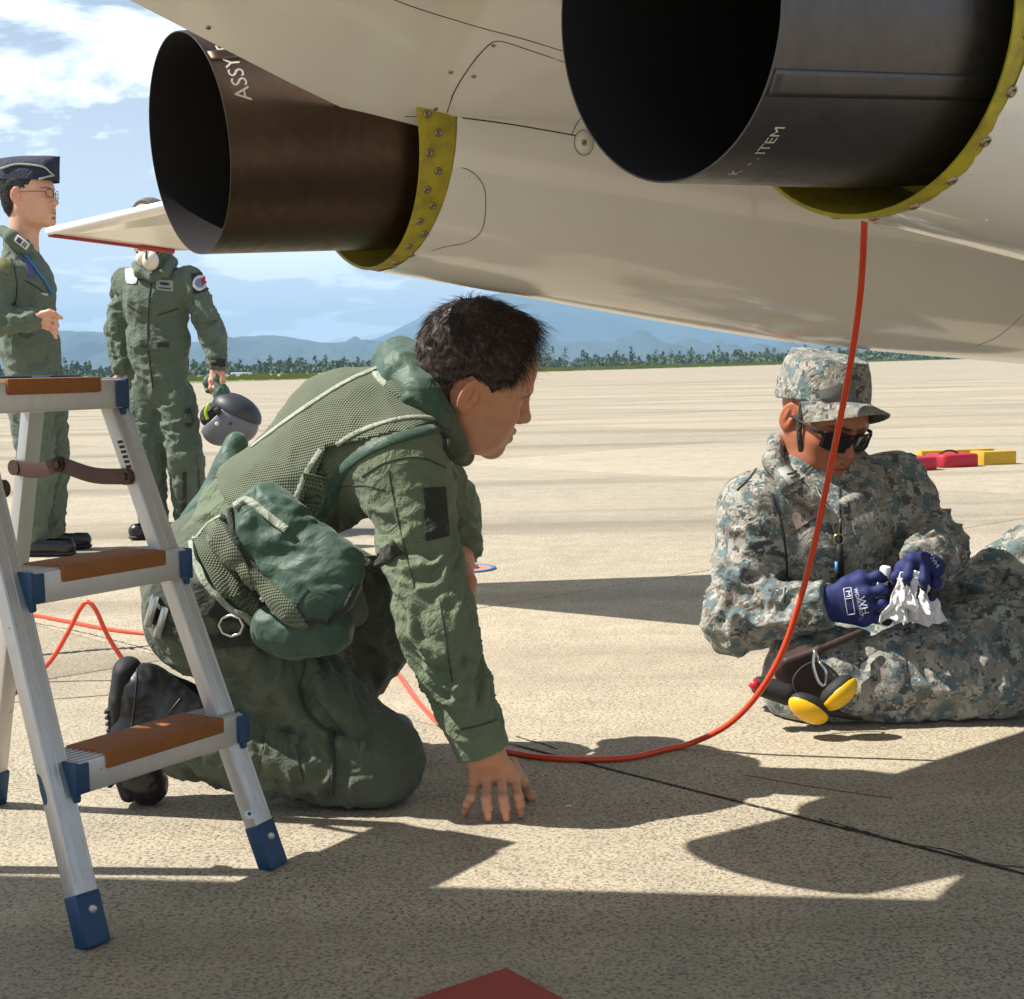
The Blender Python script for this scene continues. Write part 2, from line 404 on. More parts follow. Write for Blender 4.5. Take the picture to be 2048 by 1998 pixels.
def patch(T, quad, th, name, mat, parent, nx=10, ny=10, off=.0015, rnd=.0, bulge=0.0):   # quad: corners tl, tr, br, bl -> a sewn-on piece with thickness
    q = np.asarray(quad, float); P = np.full((ny, nx, 3), np.nan); N = np.full((ny, nx, 3), np.nan)
    for j in range(ny):
        for i in range(nx):
            u, v = i / (nx - 1), j / (ny - 1)
            if rnd:
                cu, cv = 2 * u - 1, 2 * v - 1
                eu = cu * math.sqrt(max(0, 1 - cv * cv / 2)); ev = cv * math.sqrt(max(0, 1 - cu * cu / 2))
                u = .5 + .5 * (cu * (1 - rnd) + eu * rnd); v = .5 + .5 * (cv * (1 - rnd) + ev * rnd)
            p = (q[0] * (1 - u) + q[1] * u) * (1 - v) + (q[3] * (1 - u) + q[2] * u) * v
            h = shoot(T, *p)
            if h: P[j, i], N[j, i] = h
    ok = ~np.isnan(P[..., 0])
    if ok.sum() < 4: return None
    med = np.median(np.linalg.norm(P[ok] - CAM, axis=1)); ds = np.linalg.norm(P - CAM, axis=2)
    bad = ~ok | (np.abs(ds - med) > .12)
    if bad.any():
        gx, gy = np.meshgrid(np.arange(nx), np.arange(ny)); good = np.argwhere(~bad)
        for j, i in np.argwhere(bad):
            w = 1 / (((good - [j, i]) ** 2).sum(1) + .1) ** 2; w /= w.sum(); P[j, i] = (P[good[:, 0], good[:, 1]] * w[:, None]).sum(0); N[j, i] = (N[good[:, 0], good[:, 1]] * w[:, None]).sum(0)
    for _ in range(2):
        Np = np.pad(N, ((1, 1), (1, 1), (0, 0)), 'edge'); N = Np[1:-1, 1:-1] * 2 + Np[:-2, 1:-1] + Np[2:, 1:-1] + Np[1:-1, :-2] + Np[1:-1, 2:]; N /= np.linalg.norm(N, axis=2)[..., None]
    uu = np.linspace(-1, 1, nx)[None, :]; vv = np.linspace(-1, 1, ny)[:, None]; bl = bulge * (1 - uu ** 2) * (1 - vv ** 2)
    top = P + N * (off + th + bl)[..., None] if bulge else P + N * (off + th); bot = P - N * .004
    vs = np.concatenate([top.reshape(-1, 3), bot.reshape(-1, 3)]); m = nx * ny; fs = []
    for j in range(ny - 1):
        for i in range(nx - 1): fs.append((j * nx + i, (j + 1) * nx + i, (j + 1) * nx + i + 1, j * nx + i + 1))
    ring = [i for i in range(nx)] + [j * nx + nx - 1 for j in range(1, ny)] + [(ny - 1) * nx + i for i in range(nx - 2, -1, -1)] + [j * nx for j in range(ny - 2, 0, -1)]
    for a in range(len(ring)):
        b = (a + 1) % len(ring); fs.append((ring[a], ring[b], ring[b] + m, ring[a] + m))
    g = G(); g.add(vs, fs); return g.build(name, mat, parent, sharp=40)
def text_geo(body, size=1.0):          # letters as flat outlines: verts (x, y), faces
    c = bpy.data.curves.new('lettering', 'FONT'); c.body = body; c.size = size; c.resolution_u = 3; c.align_x = 'LEFT'
    o = bpy.data.objects.new('lettering', c); COL.objects.link(o)
    dg = bpy.context.evaluated_depsgraph_get(); me = o.evaluated_get(dg).to_mesh()
    v = np.array([p.co[:] for p in me.vertices]).reshape(-1, 3); f = [tuple(p.vertices) for p in me.polygons]
    o.evaluated_get(dg).to_mesh_clear(); bpy.data.objects.remove(o); bpy.data.curves.remove(c)
    return v[:, :2], f
# ------------------------------------------------------------------ ground
def concrete(name, tint=1.0):
    M = MatB(name); gm = M.n('ShaderNodeNewGeometry').outputs['Position']
    big = M.noise(.55, 5, .6, gm); mid = M.noise(7, 6, .6, gm)
    st = M.noise(1.0, 5, .6, M.mapping((.05, .9, 1), (0, 0, R_(3)), gm))          # long tyre and drainage streaks
    base = M.mix(big, S2L((164, 154, 134)), S2L((197, 185, 161)))
    base = M.mix(M.ramp(mid, [(.35, 0), (.7, .5)]), base, S2L((216, 201, 172)))
    sp = M.noise(150, 3, .6, gm, .6); sp2 = M.noise(42, 5, .7, gm); fine = M.noise(420, 2, .5, gm)
    wear = M.ramp(M.noise(2.2, 4, .6, gm), [(.3, .62), (.7, 1.0)])
    dk = M.math('MULTIPLY', M.ramp(sp, [(.39, 1), (.52, 0)]), wear)
    base = M.mix(M.math('MULTIPLY', dk, .95), base, S2L((84, 76, 64)))
    base = M.mix(M.math('MULTIPLY', M.ramp(sp2, [(.33, 1), (.46, 0)]), .45), base, S2L((110, 99, 80)))
    base = M.mix(M.math('MULTIPLY', M.ramp(fine, [(.3, 1), (.6, 0)]), .30), base, S2L((98, 87, 70)))
    base = M.mix(M.math('MULTIPLY', M.ramp(fine, [(.58, 0), (.72, 1)]), .35), base, S2L((226, 212, 184)))
    base = M.mix(M.math('MULTIPLY', M.ramp(st, [(.50, 0), (.66, 1)]), .55), base, S2L((112, 102, 88)))
    oil = M.noise(.9, 4, .7, M.mapping((.5, 1, 1), (0, 0, .5), gm))
    base = M.mix(M.math('MULTIPLY', M.ramp(oil, [(.60, 0), (.74, 1)]), .22), base, S2L((96, 86, 72)))
    rv = M.n('ShaderNodeObjectInfo').outputs['Random']
    base = M.mix(M.math('MULTIPLY', rv, .14), base, S2L((128, 115, 95)))
    M.set(color=base, rough=.92, spec=.25)
    h = M.math('ADD', M.math('MULTIPLY', sp, .7), M.math('MULTIPLY', fine, .5))
    M.bump(h, .5, .003)
    return M.m
M_CONC = concrete('concrete'); M_JOINT = plain('joint_tar', (.012, .012, .013), .7, var=.4, scale=60)
O_ = gnd(980, 1420); SL = 6.0; U_ = nrm(gnd(1952, 1665) - O_); V_ = V3(-U_[1], U_[0], 0)      # slab directions
q5 = V_ @ (gnd(1100, 1128) - O_)                                # distance to the cross joint
ground = mk('ground', [(-9000, -3000, -.05), (9000, -3000, -.05), (9000, 14000, -.05), (-9000, 14000, -.05)], [(0, 1, 2, 3)], M_JOINT); tag(ground, kind='structure')
apron = bpy.data.objects.new('airfield_apron', None); link(apron); tag(apron, kind='structure')
g_ = G(); gap = .008; box(g_, (0, 0, -.025), ((SL - gap) / 2, (SL - gap) / 2, .025), None, .005)
s0 = g_.build('slab', M_CONC, None, sharp=30); s0.parent = apron; ang = math.atan2(V_[1], V_[0])
qv = (gnd(1100, 1128) - O_) @ U_; I0, I1, J0, J1 = -6, 8, -7, 5; first = True
for i in range(I0, I1):
    for j in range(J0, J1):
        c = O_ + V_ * ((i + .5) * SL) + U_ * (qv + (j + .5) * SL)
        o = s0 if first else s0.copy()
        if not first: COL.objects.link(o)
        first = False; o.location = (c[0], c[1], 0); o.rotation_euler = (0, 0, ang + random.choice((0, math.pi / 2, math.pi)))
def uv(a, b): p = O_ + V_ * a + U_ * b; return (p[0], p[1], 0)
a0, a1, b0, b1 = I0 * SL, I1 * SL, qv + J0 * SL, qv + J1 * SL; B = 3000
far = mk('concrete_field', [uv(-B, -B), uv(B, -B), uv(B, B), uv(-B, B), uv(a0, b0), uv(a1, b0), uv(a1, b1), uv(a0, b1)],
         [(0, 1, 5, 4), (1, 2, 6, 5), (2, 3, 7, 6), (3, 0, 4, 7)], M_CONC, apron, smooth=False)
# hairline cracks and the tarred crack (real thin fillings lying in the surface)
def crack(name, pts, r, mat, wob=.004):
    q = spline([(*gnd(*p)[:2], .0) for p in pts], 90); q[:, :2] += rng.normal(size=(len(q), 2)) * wob
    g = G(); nn = np.tile(V3(0, 0, 1), (len(q), 1)); rr = r * (1 + .5 * rng.normal(size=len(q)).clip(-1, 1)); ribbon(g, q + V3(0, 0, .0006), nn, rr, .0005)
    o = g.build(name, mat, None); o.parent = apron; return o
crack('tar_filling', [(985, 1421), (1200, 1475.6), (1400, 1525.9), (1600, 1576.3), (1800, 1626.7), (1990, 1674.6)], .0065, M_JOINT, .0004)
M_CRACK = plain('crack_dirt', (.045, .041, .036), .9, var=.3)
crack('tar_bead', [(1560, 1561), (1640, 1583), (1720, 1607), (1800, 1620), (1880, 1645), (1960, 1655)], .004, M_JOINT, .0012)
crack('tar_filling', [(-60, 1258), (40, 1252), (120, 1245), (200, 1238), (260, 1234), (330, 1226), (430, 1215)], .022, M_JOINT, .003)
crack('hairline_crack', [(20, 1180), (130, 1200), (230, 1224), (330, 1252)], .005, M_CRACK, .002)
crack('hairline_crack', [(-40, 1345), (80, 1335), (200, 1326), (240, 1324)], .004, M_CRACK, .002)
crack('hairline_crack', [(1420, 1478), (1500, 1492), (1600, 1508), (1700, 1522)], .002, M_CRACK, .0006)
crack('hairline_crack', [(985, 1404), (1010, 1412), (1040, 1420), (1060, 1428)], .005, M_CRACK, .0006)
# painted red marking in front
M_REDP = plain('red_ground_paint', S2L((150, 62, 48)), .85, var=.22, scale=25, bump=.4, bscale=260)
a_, b_, c_, d_ = [gnd(*p) for p in ((965, 1850), (1215, 1985), (960, 2140), (640, 1960))]
mk('painted_marking', [(*p[:2], .004) for p in (a_, b_, c_, d_)], [(3, 2, 1, 0)], M_REDP, apron, smooth=False)
# tie-down ring plate painted blue and orange beyond the kneeling man
tp = gnd(886, 1085); tie = empty('tie_down_plate', tp, 'round blue and orange tie-down plate set in the apron beside the long shadow', 'ground fitting')
g = G(); lathe(g, (0, 0, 0), (0, 0, 1), [(0, .125), (.006, .125), (.008, .115), (.004, .105)], 40); o = g.build('blue_ring', plain('blue_paint_ring', S2L((60, 110, 170)), .6, var=.3), None); o.parent = tie
g = G(); lathe(g, (0, 0, 0), (0, 0, 1), [(.0055, .106), (.0055, .07), (.0045, .05), (.004, .0)], 40); o = g.build('orange_plate', plain('orange_paint', S2L((205, 130, 90)), .6, var=.3), None); o.parent = tie
g = G(); tube(g, [(.05 * math.cos(a), .05 * math.sin(a), .012) for a in np.linspace(0, 6.2832, 25)], .006, 8, cap=False); o = g.build('ring', plain('steel_ring', (.3, .3, .3), .4, 1), None); o.parent = tie
# ------------------------------------------------------------------ grass, wood, hills
M = MatB('grass'); gm = M.n('ShaderNodeNewGeometry').outputs['Position']
M.set(color=M.mix(M.noise(.08, 6, .7, gm), S2L((104, 118, 56)), S2L((150, 150, 84))), rough=.95); M_GRASS = M.m
e0, e1 = gnd(480, 726)[:2], gnd(1640, 690.5)[:2]; ed = nrm(np.append(e1 - e0, 0))[:2]; en = np.array([-ed[1], ed[0]])
if en[1] < 0: en = -en
gl = [];
for t in np.linspace(-2500, 6000, 240): gl.append(e0 + ed * t + en * (6 * math.sin(t * .021) + 3 * rng.normal()))
gv = [(*p, .03) for p in gl] + [(*(p + en * 6000), .03) for p in gl]; n_ = len(gl)
tag(mk('grass_field', gv, [(i, i + 1, n_ + i + 1, n_ + i) for i in range(n_ - 1)], M_GRASS, smooth=False), kind='structure')
vs, fs = [], []
for t in np.arange(-300, 900, .9):                                             # ragged edge of tall grass along the concrete
    for _ in range(3):
        p = e0 + ed * (t + rng.uniform(0, .9)) + en * rng.uniform(1, 34); h = rng.uniform(.25, .75); w = rng.uniform(.3, .9); a = rng.uniform(-.5, .5); i = len(vs)
        vs += [(p[0] - w, p[1], 0), (p[0] + w, p[1], 0), (p[0] + w * .3 + a, p[1], h), (p[0] - w * .5 + a, p[1], h * .8)]; fs.append((i, i + 1, i + 2, i + 3))
tag(mk('tall_grass', vs, fs, M_GRASS, smooth=False), 'strip of tall dry green grass along the far edge of the concrete', 'grass', kind='stuff')
M = MatB('far_foliage'); gm = M.n('ShaderNodeNewGeometry').outputs['Position']
M.set(color=M.mix(M.noise(.35, 5, .7, gm), (.045, .075, .036), (.11, .15, .07)), rough=.8); M_LEAF = M.m
vs, fs = [], []
def leafq(c, s):
    a = nrm(rng.normal(size=3)); b = nrm(np.cross(a, rng.normal(size=3))); i = len(vs); q = s * rng.uniform(.6, 1.2)
    vs.extend([c - a * q, c - b * q * .7, c + a * q, c + b * q * .7]); fs.append((i, i + 1, i + 2, i + 3))
def twood(x):                                                                 # line the wood follows
    return 520 + (x + 260) * .42
for k in range(900):
    x = rng.uniform(-330, 520); y = twood(x) + rng.uniform(0, 60); kind = rng.random(); base = V3(x, y, 0)
    if kind < .55:                                                            # bushy broadleaf
        h = rng.uniform(3.0, 5.8); w = h * rng.uniform(.5, .85)
        for _ in range(60):
            d = nrm(rng.normal(size=3)) * rng.uniform(.3, 1) ** .5; leafq(base + V3(d[0] * w, d[1] * w, h * .5 + d[2] * h * .5), .75)
    else:                                                                     # pine with a ragged crown on a bare stem
        h = rng.uniform(3.4, 5.5) + 4.5 * rng.random() ** 3; i = len(vs); r = .05
        vs.extend([base + V3(-r, 0, 0), base + V3(r, 0, 0), base + V3(r * .4, 0, h), base + V3(-r * .4, 0, h)]); fs.append((i, i + 1, i + 2, i + 3))
        for _ in range(46):
            t = rng.uniform(.35, 1); w = h * .30 * (1.15 - t) + .25; a = rng.uniform(0, 6.28); q = rng.uniform(.2, 1) * w
            leafq(base + V3(q * math.cos(a), q * math.sin(a), h * t + rng.normal() * .15), .6)
for x in np.arange(-340, 540, .9):                                            # undergrowth
    y = twood(x) + rng.uniform(-14, 4); h = rng.uniform(1.2, 3.0)
    for _ in range(9): leafq(V3(x + rng.normal(), y + rng.normal(), h * rng.random()), 1.0)
tag(mk('far_wood', np.array(vs), np.array(fs), M_LEAF, smooth=False), 'dark green belt of pines and scrub beyond the airfield', 'wood', kind='stuff')
wb = gnd(461, 722)                                                            # white box standing at the field edge
sc_ = wb[1] / FPX * KD
g2 = G(); box(g2, (0, 0, 0), (19 * sc_, .8, 5.5 * sc_), None, .03)
wc = empty('white_container', (wb[0], wb[1], 0), 'long low white container standing at the edge of the far grass', 'container')
o = g2.build('body', plain('white_container_paint', (.72, .75, .8), .5, var=.05), None); o.parent = wc; o.location = (0, 0, 6.6 * sc_)
for k in (-1, 1):
    g2 = G(); box(g2, (k * 15 * sc_, 0, .55 * sc_), (1.2 * sc_, .7, .56 * sc_)); o = g2.build('support', plain('dark_support', (.05, .05, .05), .7), None); o.parent = wc
def hills(name, prof, Y, depth, mat, seed):
    xs = np.linspace(-120, 2150, 300); pr = np.interp(xs, [p[0] for p in prof], [p[1] for p in prof])
    k = np.ones(9) / 9; pr = np.convolve(np.pad(pr, 4, 'edge'), k, 'valid')
    top = np.array([at(x, y, Y) for x, y in zip(xs, pr)]); rows = 16; vs = []
    f1 = np.array([[pnoise(np.array([x * .012 + seed]), np.array([r * .55]), np.array([seed * 1.0]))[0] for x in xs] for r in range(rows)])
    f2 = np.array([[pnoise(np.array([x * .05 + seed]), np.array([r * .9]), np.array([seed + 3.]))[0] for x in xs] for r in range(rows)])
    for r in range(rows):
        t = r / (rows - 6) if r < rows - 5 else 1
        if r <= rows - 6: q = t; zz = top[:, 2] * (q ** .85) + f1[r] * 60 * math.sin(math.pi * q) + f2[r] * 26 * math.sin(math.pi * min(q * 1.0, 1)) ; yy = Y - depth * (1 - q) + f2[r] * 90
        else: q = (r - (rows - 6)) / 5; zz = top[:, 2] * (1 - q) - 5; yy = Y + depth * q + 0 * f2[r]
        if r == rows - 6: zz = top[:, 2] + f2[r] * 4
        if r == 0: zz = zz * 0 - 3
        sc = yy / Y if r <= rows - 6 else 1 + 0 * yy
        vs += [(top[i, 0], yy[i], zz[i]) for i in range(len(xs))]
    m = len(xs); fs = np.array([(r * m + i, r * m + i + 1, (r + 1) * m + i + 1, (r + 1) * m + i) for r in range(rows - 1) for i in range(m - 1)])
    return tag(mk(name, vs, fs, mat), kind='structure')
M = MatB('wooded_hill'); gm = M.n('ShaderNodeNewGeometry').outputs['Position']
M.set(color=M.mix(M.noise(.004, 8, .65, gm), (.022, .042, .040), (.065, .090, .072)), rough=.9); M_HILL = M.m
hills('hills', [(-200, 655), (0, 640), (100, 628), (150, 634), (190, 629), (240, 645), (330, 655), (420, 648), (480, 641), (520, 637), (570, 645), (620, 656), (660, 651), (700, 655), (760, 648), (860, 655), (1000, 660), (1100, 650), (1250, 655), (1400, 662), (1550, 668), (1700, 672), (2200, 660)], 5200, 1500, M_HILL, 3)
hills('hills', [(-200, 690), (500, 690), (560, 665), (640, 652), (690, 655), (740, 637), (790, 610), (850, 585), (920, 562), (1000, 556), (1060, 572), (1160, 592), (1300, 618), (1450, 642), (1560, 658), (1700, 668), (2200, 672)], 8200, 2200, M_HILL, 8)
# ------------------------------------------------------------------ aircraft
C1 = V3(-.538, 2.593, 1.188); C2 = V3(.178, 1.707, 1.188)
def axv(phi, tau): return V3(math.sin(phi) * math.cos(tau), math.cos(phi) * math.cos(tau), math.sin(tau))
N1, N2 = axv(1.015, .112), axv(.963, .096)
PHI = R_(53); EF = V3(math.sin(PHI), math.cos(PHI), 0); ER = V3(math.cos(PHI), -math.sin(PHI), 0); MID = (C1 + C2) / 2; MID[2] = 0
def ac(s, l, z): return MID + EF * s + ER * l + V3(0, 0, z)
jet = empty('jet_aircraft', MID, 'white twin-jet aircraft whose two dark exhaust pipes and belly fill the top of the view', 'aircraft')
M = MatB('white_aircraft_paint'); n = M.noise(1.3, 5, .6); sm_ = M.noise(3.0, 5, .65, M.mapping((1, 1, .35))); dr = M.noise(38, 4, .6)
c = M.mix(M.ramp(n, [(.3, 0), (.75, 1)]), S2L((238, 234, 224)), S2L((246, 243, 236)))
c = M.mix(M.math('MULTIPLY', M.ramp(sm_, [(.56, 0), (.78, 1)]), .10), c, S2L((200, 192, 172)))
c = M.mix(M.math('MULTIPLY', M.ramp(dr, [(.66, 0), (.74, 1)]), .10), c, S2L((150, 138, 116)))
M.set(color=c, rough=.16, coat=.5, coatr=.05, spec=.5); M.bump(M.noise(5.0, 2), .10, .010); M_PAINT = M.m
M_GROOVE = plain('panel_gap', (.03, .027, .023), .8); M_GROOVE2 = plain('panel_gap_worn', S2L((122, 110, 92)), .7)
M_SCREW = plain('screw_head', S2L((176, 164, 142)), .35, .5)
def bot(s): return float(np.interp(s, [-.2, .34, .42, .72, 1.16, 1.49, 1.87, 2.42, 3.5, 8], [.99, .985, .975, .937, .880, .842, .815, .778, .75, .75]))
def section(s, l0=.57, far=False):
    zb = bot(s) - .003; q = np.clip((s - .34) / 2.6, 0, 1); wn_ = .250 + .12 * q; ln = l0 + (.62 - l0) * q; zt = 1.232 - .05 * q
    if far: ln = float(np.interp(s, [.345, .6, 1.0, 2.0, 3.5, 8], [.540, .54, .545, .55, .56, .56])); wn_ = float(np.interp(s, [.345, 1.2, 2.2, 8], [.250, .275, .30, .33]))
    zc = 1.305 - .33 * q ** 1.5 ; ci = ln - wn_
    P = [(0, zc), (.10, zc - .006), (.20, zc - .025), (ci - .03, zt + .03 * (1 - q)), (ci - .006, zt + .004)]
    for a in np.linspace(math.pi, 2 * math.pi, 25):
        P.append((ln + wn_ * math.cos(a), zt + (zt - zb) * math.sin(a)))
    P += [(ln + wn_, zt + .18), (ln + wn_ - .03, zt + .36), (ln + wn_ - .12, zt + .52), (ln - .05, zt + .64), (.3, zt + .78), (.12, zt + .9), (0, zt + .94)]
    return P
def loft(name, secs, parent, mat, sharp=None, caps=False):
    n = len(secs[0]); vs = [p for s in secs for p in s]; fs = []
    for i in range(len(secs) - 1):
        for j in range(n - 1): fs.append((i * n + j, i * n + j + 1, (i + 1) * n + j + 1, (i + 1) * n + j))
    o = mk(name, vs, fs, mat, None, sharp=sharp)
    if caps:
        pass
    return par(o, parent)
ss = [.345, .40, .46, .54, .64, .76, .9, 1.05, 1.2, 1.4, 1.6, 1.85, 2.1, 2.4, 2.8, 3.3, 4, 5, 6.5, 8]
secs = []
for s in ss:
    P = section(s, .583); Pf = section(s, .540, True); full = [(-l, z) for l, z in Pf[::-1]] + P[1:]; secs.append([ac(s, l, z) for l, z in full])
fus = loft('fuselage', secs, jet, M_PAINT, 35)
# tail boom, running aft between the pipes; its root lies inside the fuselage
secs = []
for s in np.concatenate([np.linspace(1.3, .40, 7), np.linspace(.345, -3.2, 26)]):
    a = max(0, .345 - s); q = min(1, a / 3.5)
    hw = float(np.interp(s, [-3.2, -.8, -.24, .05, .31, .345, .5, 1.3], [.10, .22, .292, .345, .372, .372, .372, .372])); ze = 1.180 + .285 * a - .01 * max(0, s - .345)
    zc = ze + .095 * (1 - q)
    P = [(0, zc), (hw * .35, zc - .008), (hw * .7, zc - .032), (hw * .93, ze + .012), (hw, ze), (hw * .995, ze + .03), (hw * .96, ze + .16), (hw * .85, ze + .36), (hw * .5, ze + .55 * (1 - .5 * q)), (0, ze + .62 * (1 - .5 * q))]
    secs.append([ac(s, l, z) for l, z in [(-l, z) for l, z in P[::-1]] + P[1:]])
boom = loft('tail_boom', secs, jet, M_PAINT, 40)
# ---- exhaust pipes
def pipe_mat(name, warm):
    M = MatB(name); n = M.noise(7, 6, .65); st = M.noise(22, 5, .6, M.mapping((3, 3, .6), (.3, .9, 0))); sc_ = M.noise(60, 3, .5)
    a, b, c3 = [S2L(x) for x in ((((98, 80, 66), (78, 66, 60), (112, 94, 70))) if warm else ((104, 103, 106), (82, 80, 82), (108, 98, 92)))]
    col = M.mix(M.ramp(n, [(.25, .15), (.75, .85)]), a, b); col = M.mix(M.math('MULTIPLY', M.ramp(st, [(.48, 0), (.74, 1)]), .28), col, c3)
    M.set(color=col, metal=.9, rough=M.ramp(sc_, [(.3, .34), (.75, .5)])); M.bump(M.noise(40, 4), .05, .002); return M.m
M_PIPE1, M_PIPE2 = pipe_mat('heat_stained_steel', True), pipe_mat('blued_steel', False)
M_SOOT = plain('soot', (.0035, .0032, .0036), .8, var=.4, scale=12)
M = MatB('yellow_green_primer'); n = M.noise(26, 6, .65)
M.set(color=M.mix(M.ramp(n, [(.4, 0), (.75, .9)]), S2L((182, 168, 44)), S2L((124, 112, 50))), rough=.55); M_PRIMER = M.m
M_BOLT = plain('bolt_steel', S2L((150, 140, 120)), .35, .9); M_STENCIL = plain('stencil_paint', S2L((200, 196, 182)), .7, var=.2, scale=80)
M_WELD = plain('weld_bead', S2L((92, 84, 80)), .42, .9, var=.3, scale=60)
def up_of(n): e1 = nrm(np.cross(n, [0, 0, 1])); return e1, np.cross(e1, n)
def pipe(Cn, N, mat, txts, weld, near):
    e1, e2 = up_of(N); root = None; R0, R1, L = .185, .207, .50
    def rad(s): return R0 + (R1 - R0) * min(1, s / .34)
    prof = [(0, R0 - .0022), (-.0006, R0 - .0011), (0, R0)] + [(s, rad(s)) for s in np.linspace(.01, L, 14)]
    g = G(); lathe(g, Cn, N, prof, 96); o = g.build('exhaust_pipe', mat, jet, sharp=40); o['label'] = 'dark nearer exhaust pipe with bluish steel' if near else 'brown heat-stained farther exhaust pipe'
    g = G(); lathe(g, Cn, N, [(0.0, R0 - .0022)] + [(s, R0 - .004) for s in np.linspace(.02, .52, 8)] + [(.52, .12), (.40, .05), (.36, .0)], 64); li = g.build('pipe_lining', M_SOOT, jet)
    def on(s, th, dr=0.0): return Cn + N * s + (rad(s) + dr) * (e1 * math.cos(th) + e2 * math.sin(th))
    for th, w in weld:
        g = G(); pts = [on(s, th, .0004) for s in np.linspace(.004, .46, 30)]; nn = [e1 * math.cos(th) + e2 * math.sin(th)] * 30; ribbon(g, pts, nn, w, .0013); W_ = g.build('weld_seam', mat, None); W_.parent = o; W_.matrix_parent_inverse = Matrix.Identity(4)
    for body, th0, s0, size in txts:
        v, f = text_geo(body, size); pts = [on(s0 - y, th0 + x / rad(s0), .0007) for x, y in v]
        g = G(); g.add(pts, f); t_ = g.build('stencil_lettering', M_STENCIL, None, smooth=False); t_.parent = o; t_.matrix_parent_inverse = Matrix.Identity(4)
    # primer-painted shroud ring round the pipe
    s0 = .302 if near else .315; Ro = .243; g = G()
    e0 = .372
    lathe(g, Cn, N, [(e0 + .06, Ro - .004), (e0, Ro + .001), (s0 + .004, Ro), (s0, Ro - .002), (s0 + .002, Ro - .006), (s0 + .05, Ro - .012), (.5, Ro - .016), (.5, .12)], 96)
    r = g.build('shroud_ring', M_PRIMER, jet, sharp=40)
    k = 0
    for th in np.arange(-math.pi, math.pi, R_(15)):
        for row, (so, off) in enumerate(((.018, 0), (.036, R_(7.5)))):
            if row == 1 and near: continue
            t = th + off; d = e1 * math.cos(t) + e2 * math.sin(t); p = Cn + N * (s0 + so + (.004 if near else 0)) + d * (Ro + .0008)
            g = G(); lathe(g, p, d, [(-.002, .0075), (.002, .0072), (.003, .0058), (.0032, .0036), (.0014, .0030), (.0012, 0)], 12); b = g.build('bolt', M_BOLT, None); b.parent = r; b.matrix_parent_inverse = Matrix.Identity(4)
    return o, r
p1, r1 = pipe(C1, N1, M_PIPE1, [('ASSY T82G2F4', R_(13), .048, .038)], [(R_(41), .022)], False)
p2, r2 = pipe(C2, N2, M_PIPE2, [('K  - . ITEM', R_(-77), .052, .021)], [(R_(-33), .030)], True)
# ---- far wing, tailplanes and fin
def slab_wing(name, pts, th, mat, parent, edge=None):
    pts = np.asarray(pts, float); n = len(pts); c = pts.mean(0); up = V3(0, 0, 1); g = G()
    top = [p + up * th * .5 for p in pts]; bo = [p - up * th * .5 for p in pts]; inn_t = [c + (p - c) * .93 + up * th for p in pts]; inn_b = [c + (p - c) * .93 - up * th for p in pts]
    vs = inn_t + top + bo + inn_b; fs = [tuple(range(n)), tuple(range(4 * n - 1, 3 * n - 1, -1))]
    for a, b in ((0, 1), (1, 2), (2, 3)):
        for j in range(n): k = (j + 1) % n; fs.append((a * n + j, b * n + j, b * n + k, a * n + k))
    g.add(vs, fs); return g.build(name, mat, parent, smooth=False)
M_REDTRIM = plain('red_edge_paint', S2L((150, 40, 40)), .5, var=.15)
wt = at(92, 441, 6.0); tipch = nrm(V3(.95, .30, -.130)); te = nrm(V3(.79, -.61, .064))
w_pts = [wt, wt + tipch * .50, wt + V3(2.3, .35, -.05), wt + V3(2.7, -1.0, .10), wt + te * 2.6]
wing = slab_wing('wing', w_pts, .018, M_PAINT, jet)
g = G(); tube(g, [wt + V3(.0, 0, -.012), wt + tipch * .3 + V3(0, 0, -.012), wt + tipch * .49 + V3(0, 0, -.013)], [.010, .009, .011], 8); o = g.build('red_tip_strip', M_REDTRIM, None); o.parent = wing; o.matrix_parent_inverse = Matrix.Identity(4)
a_ = wt + tipch * .42 + V3(0, 0, -.008); g = G(); box(g, a_ + V3(0, 0, -.006), (.07, .03, .008), np.array([tipch, nrm(np.cross([0, 0, 1], tipch)), [0, 0, 1]]), .015); o = g.build('red_fairing', M_REDTRIM, None); o.parent = wing; o.matrix_parent_inverse = Matrix.Identity(4)
g = G(); tube(g, [wt, wt + te * 1.2, wt + te * 2.6], .016, 8); o = g.build('trailing_edge', plain('bright_white_paint', (.85, .85, .84), .4), None); o.parent = wing; o.matrix_parent_inverse = Matrix.Identity(4)

for sd in (-1, 1):                     # tailplanes, above the frame; they shade the ground in front
    tp_ = [ac(.01, .22 * sd, 1.82), ac(-1.77, 2.0 * sd, 1.72), ac(-2.30, 2.05 * sd, 1.72), ac(-1.55, .22 * sd, 1.82)]
    slab_wing('tailplane', tp_ if sd < 0 else tp_[::-1], .035, M_PAINT, jet)
fp = [ac(.9, 0, 1.9), ac(-1.4, 0, 3.6), ac(-2.3, 0, 3.6), ac(-1.9, 0, 1.9)]
g = G(); vs = [p + ER * k * .05 for k in (-1, 1) for p in fp]; g.add(vs, [(0, 1, 2, 3), (7, 6, 5, 4)] + [(i, 4 + i, 4 + (i + 1) % 4, (i + 1) % 4) for i in range(4)]); g.build('tail_fin', M_PAINT, jet, smooth=False)
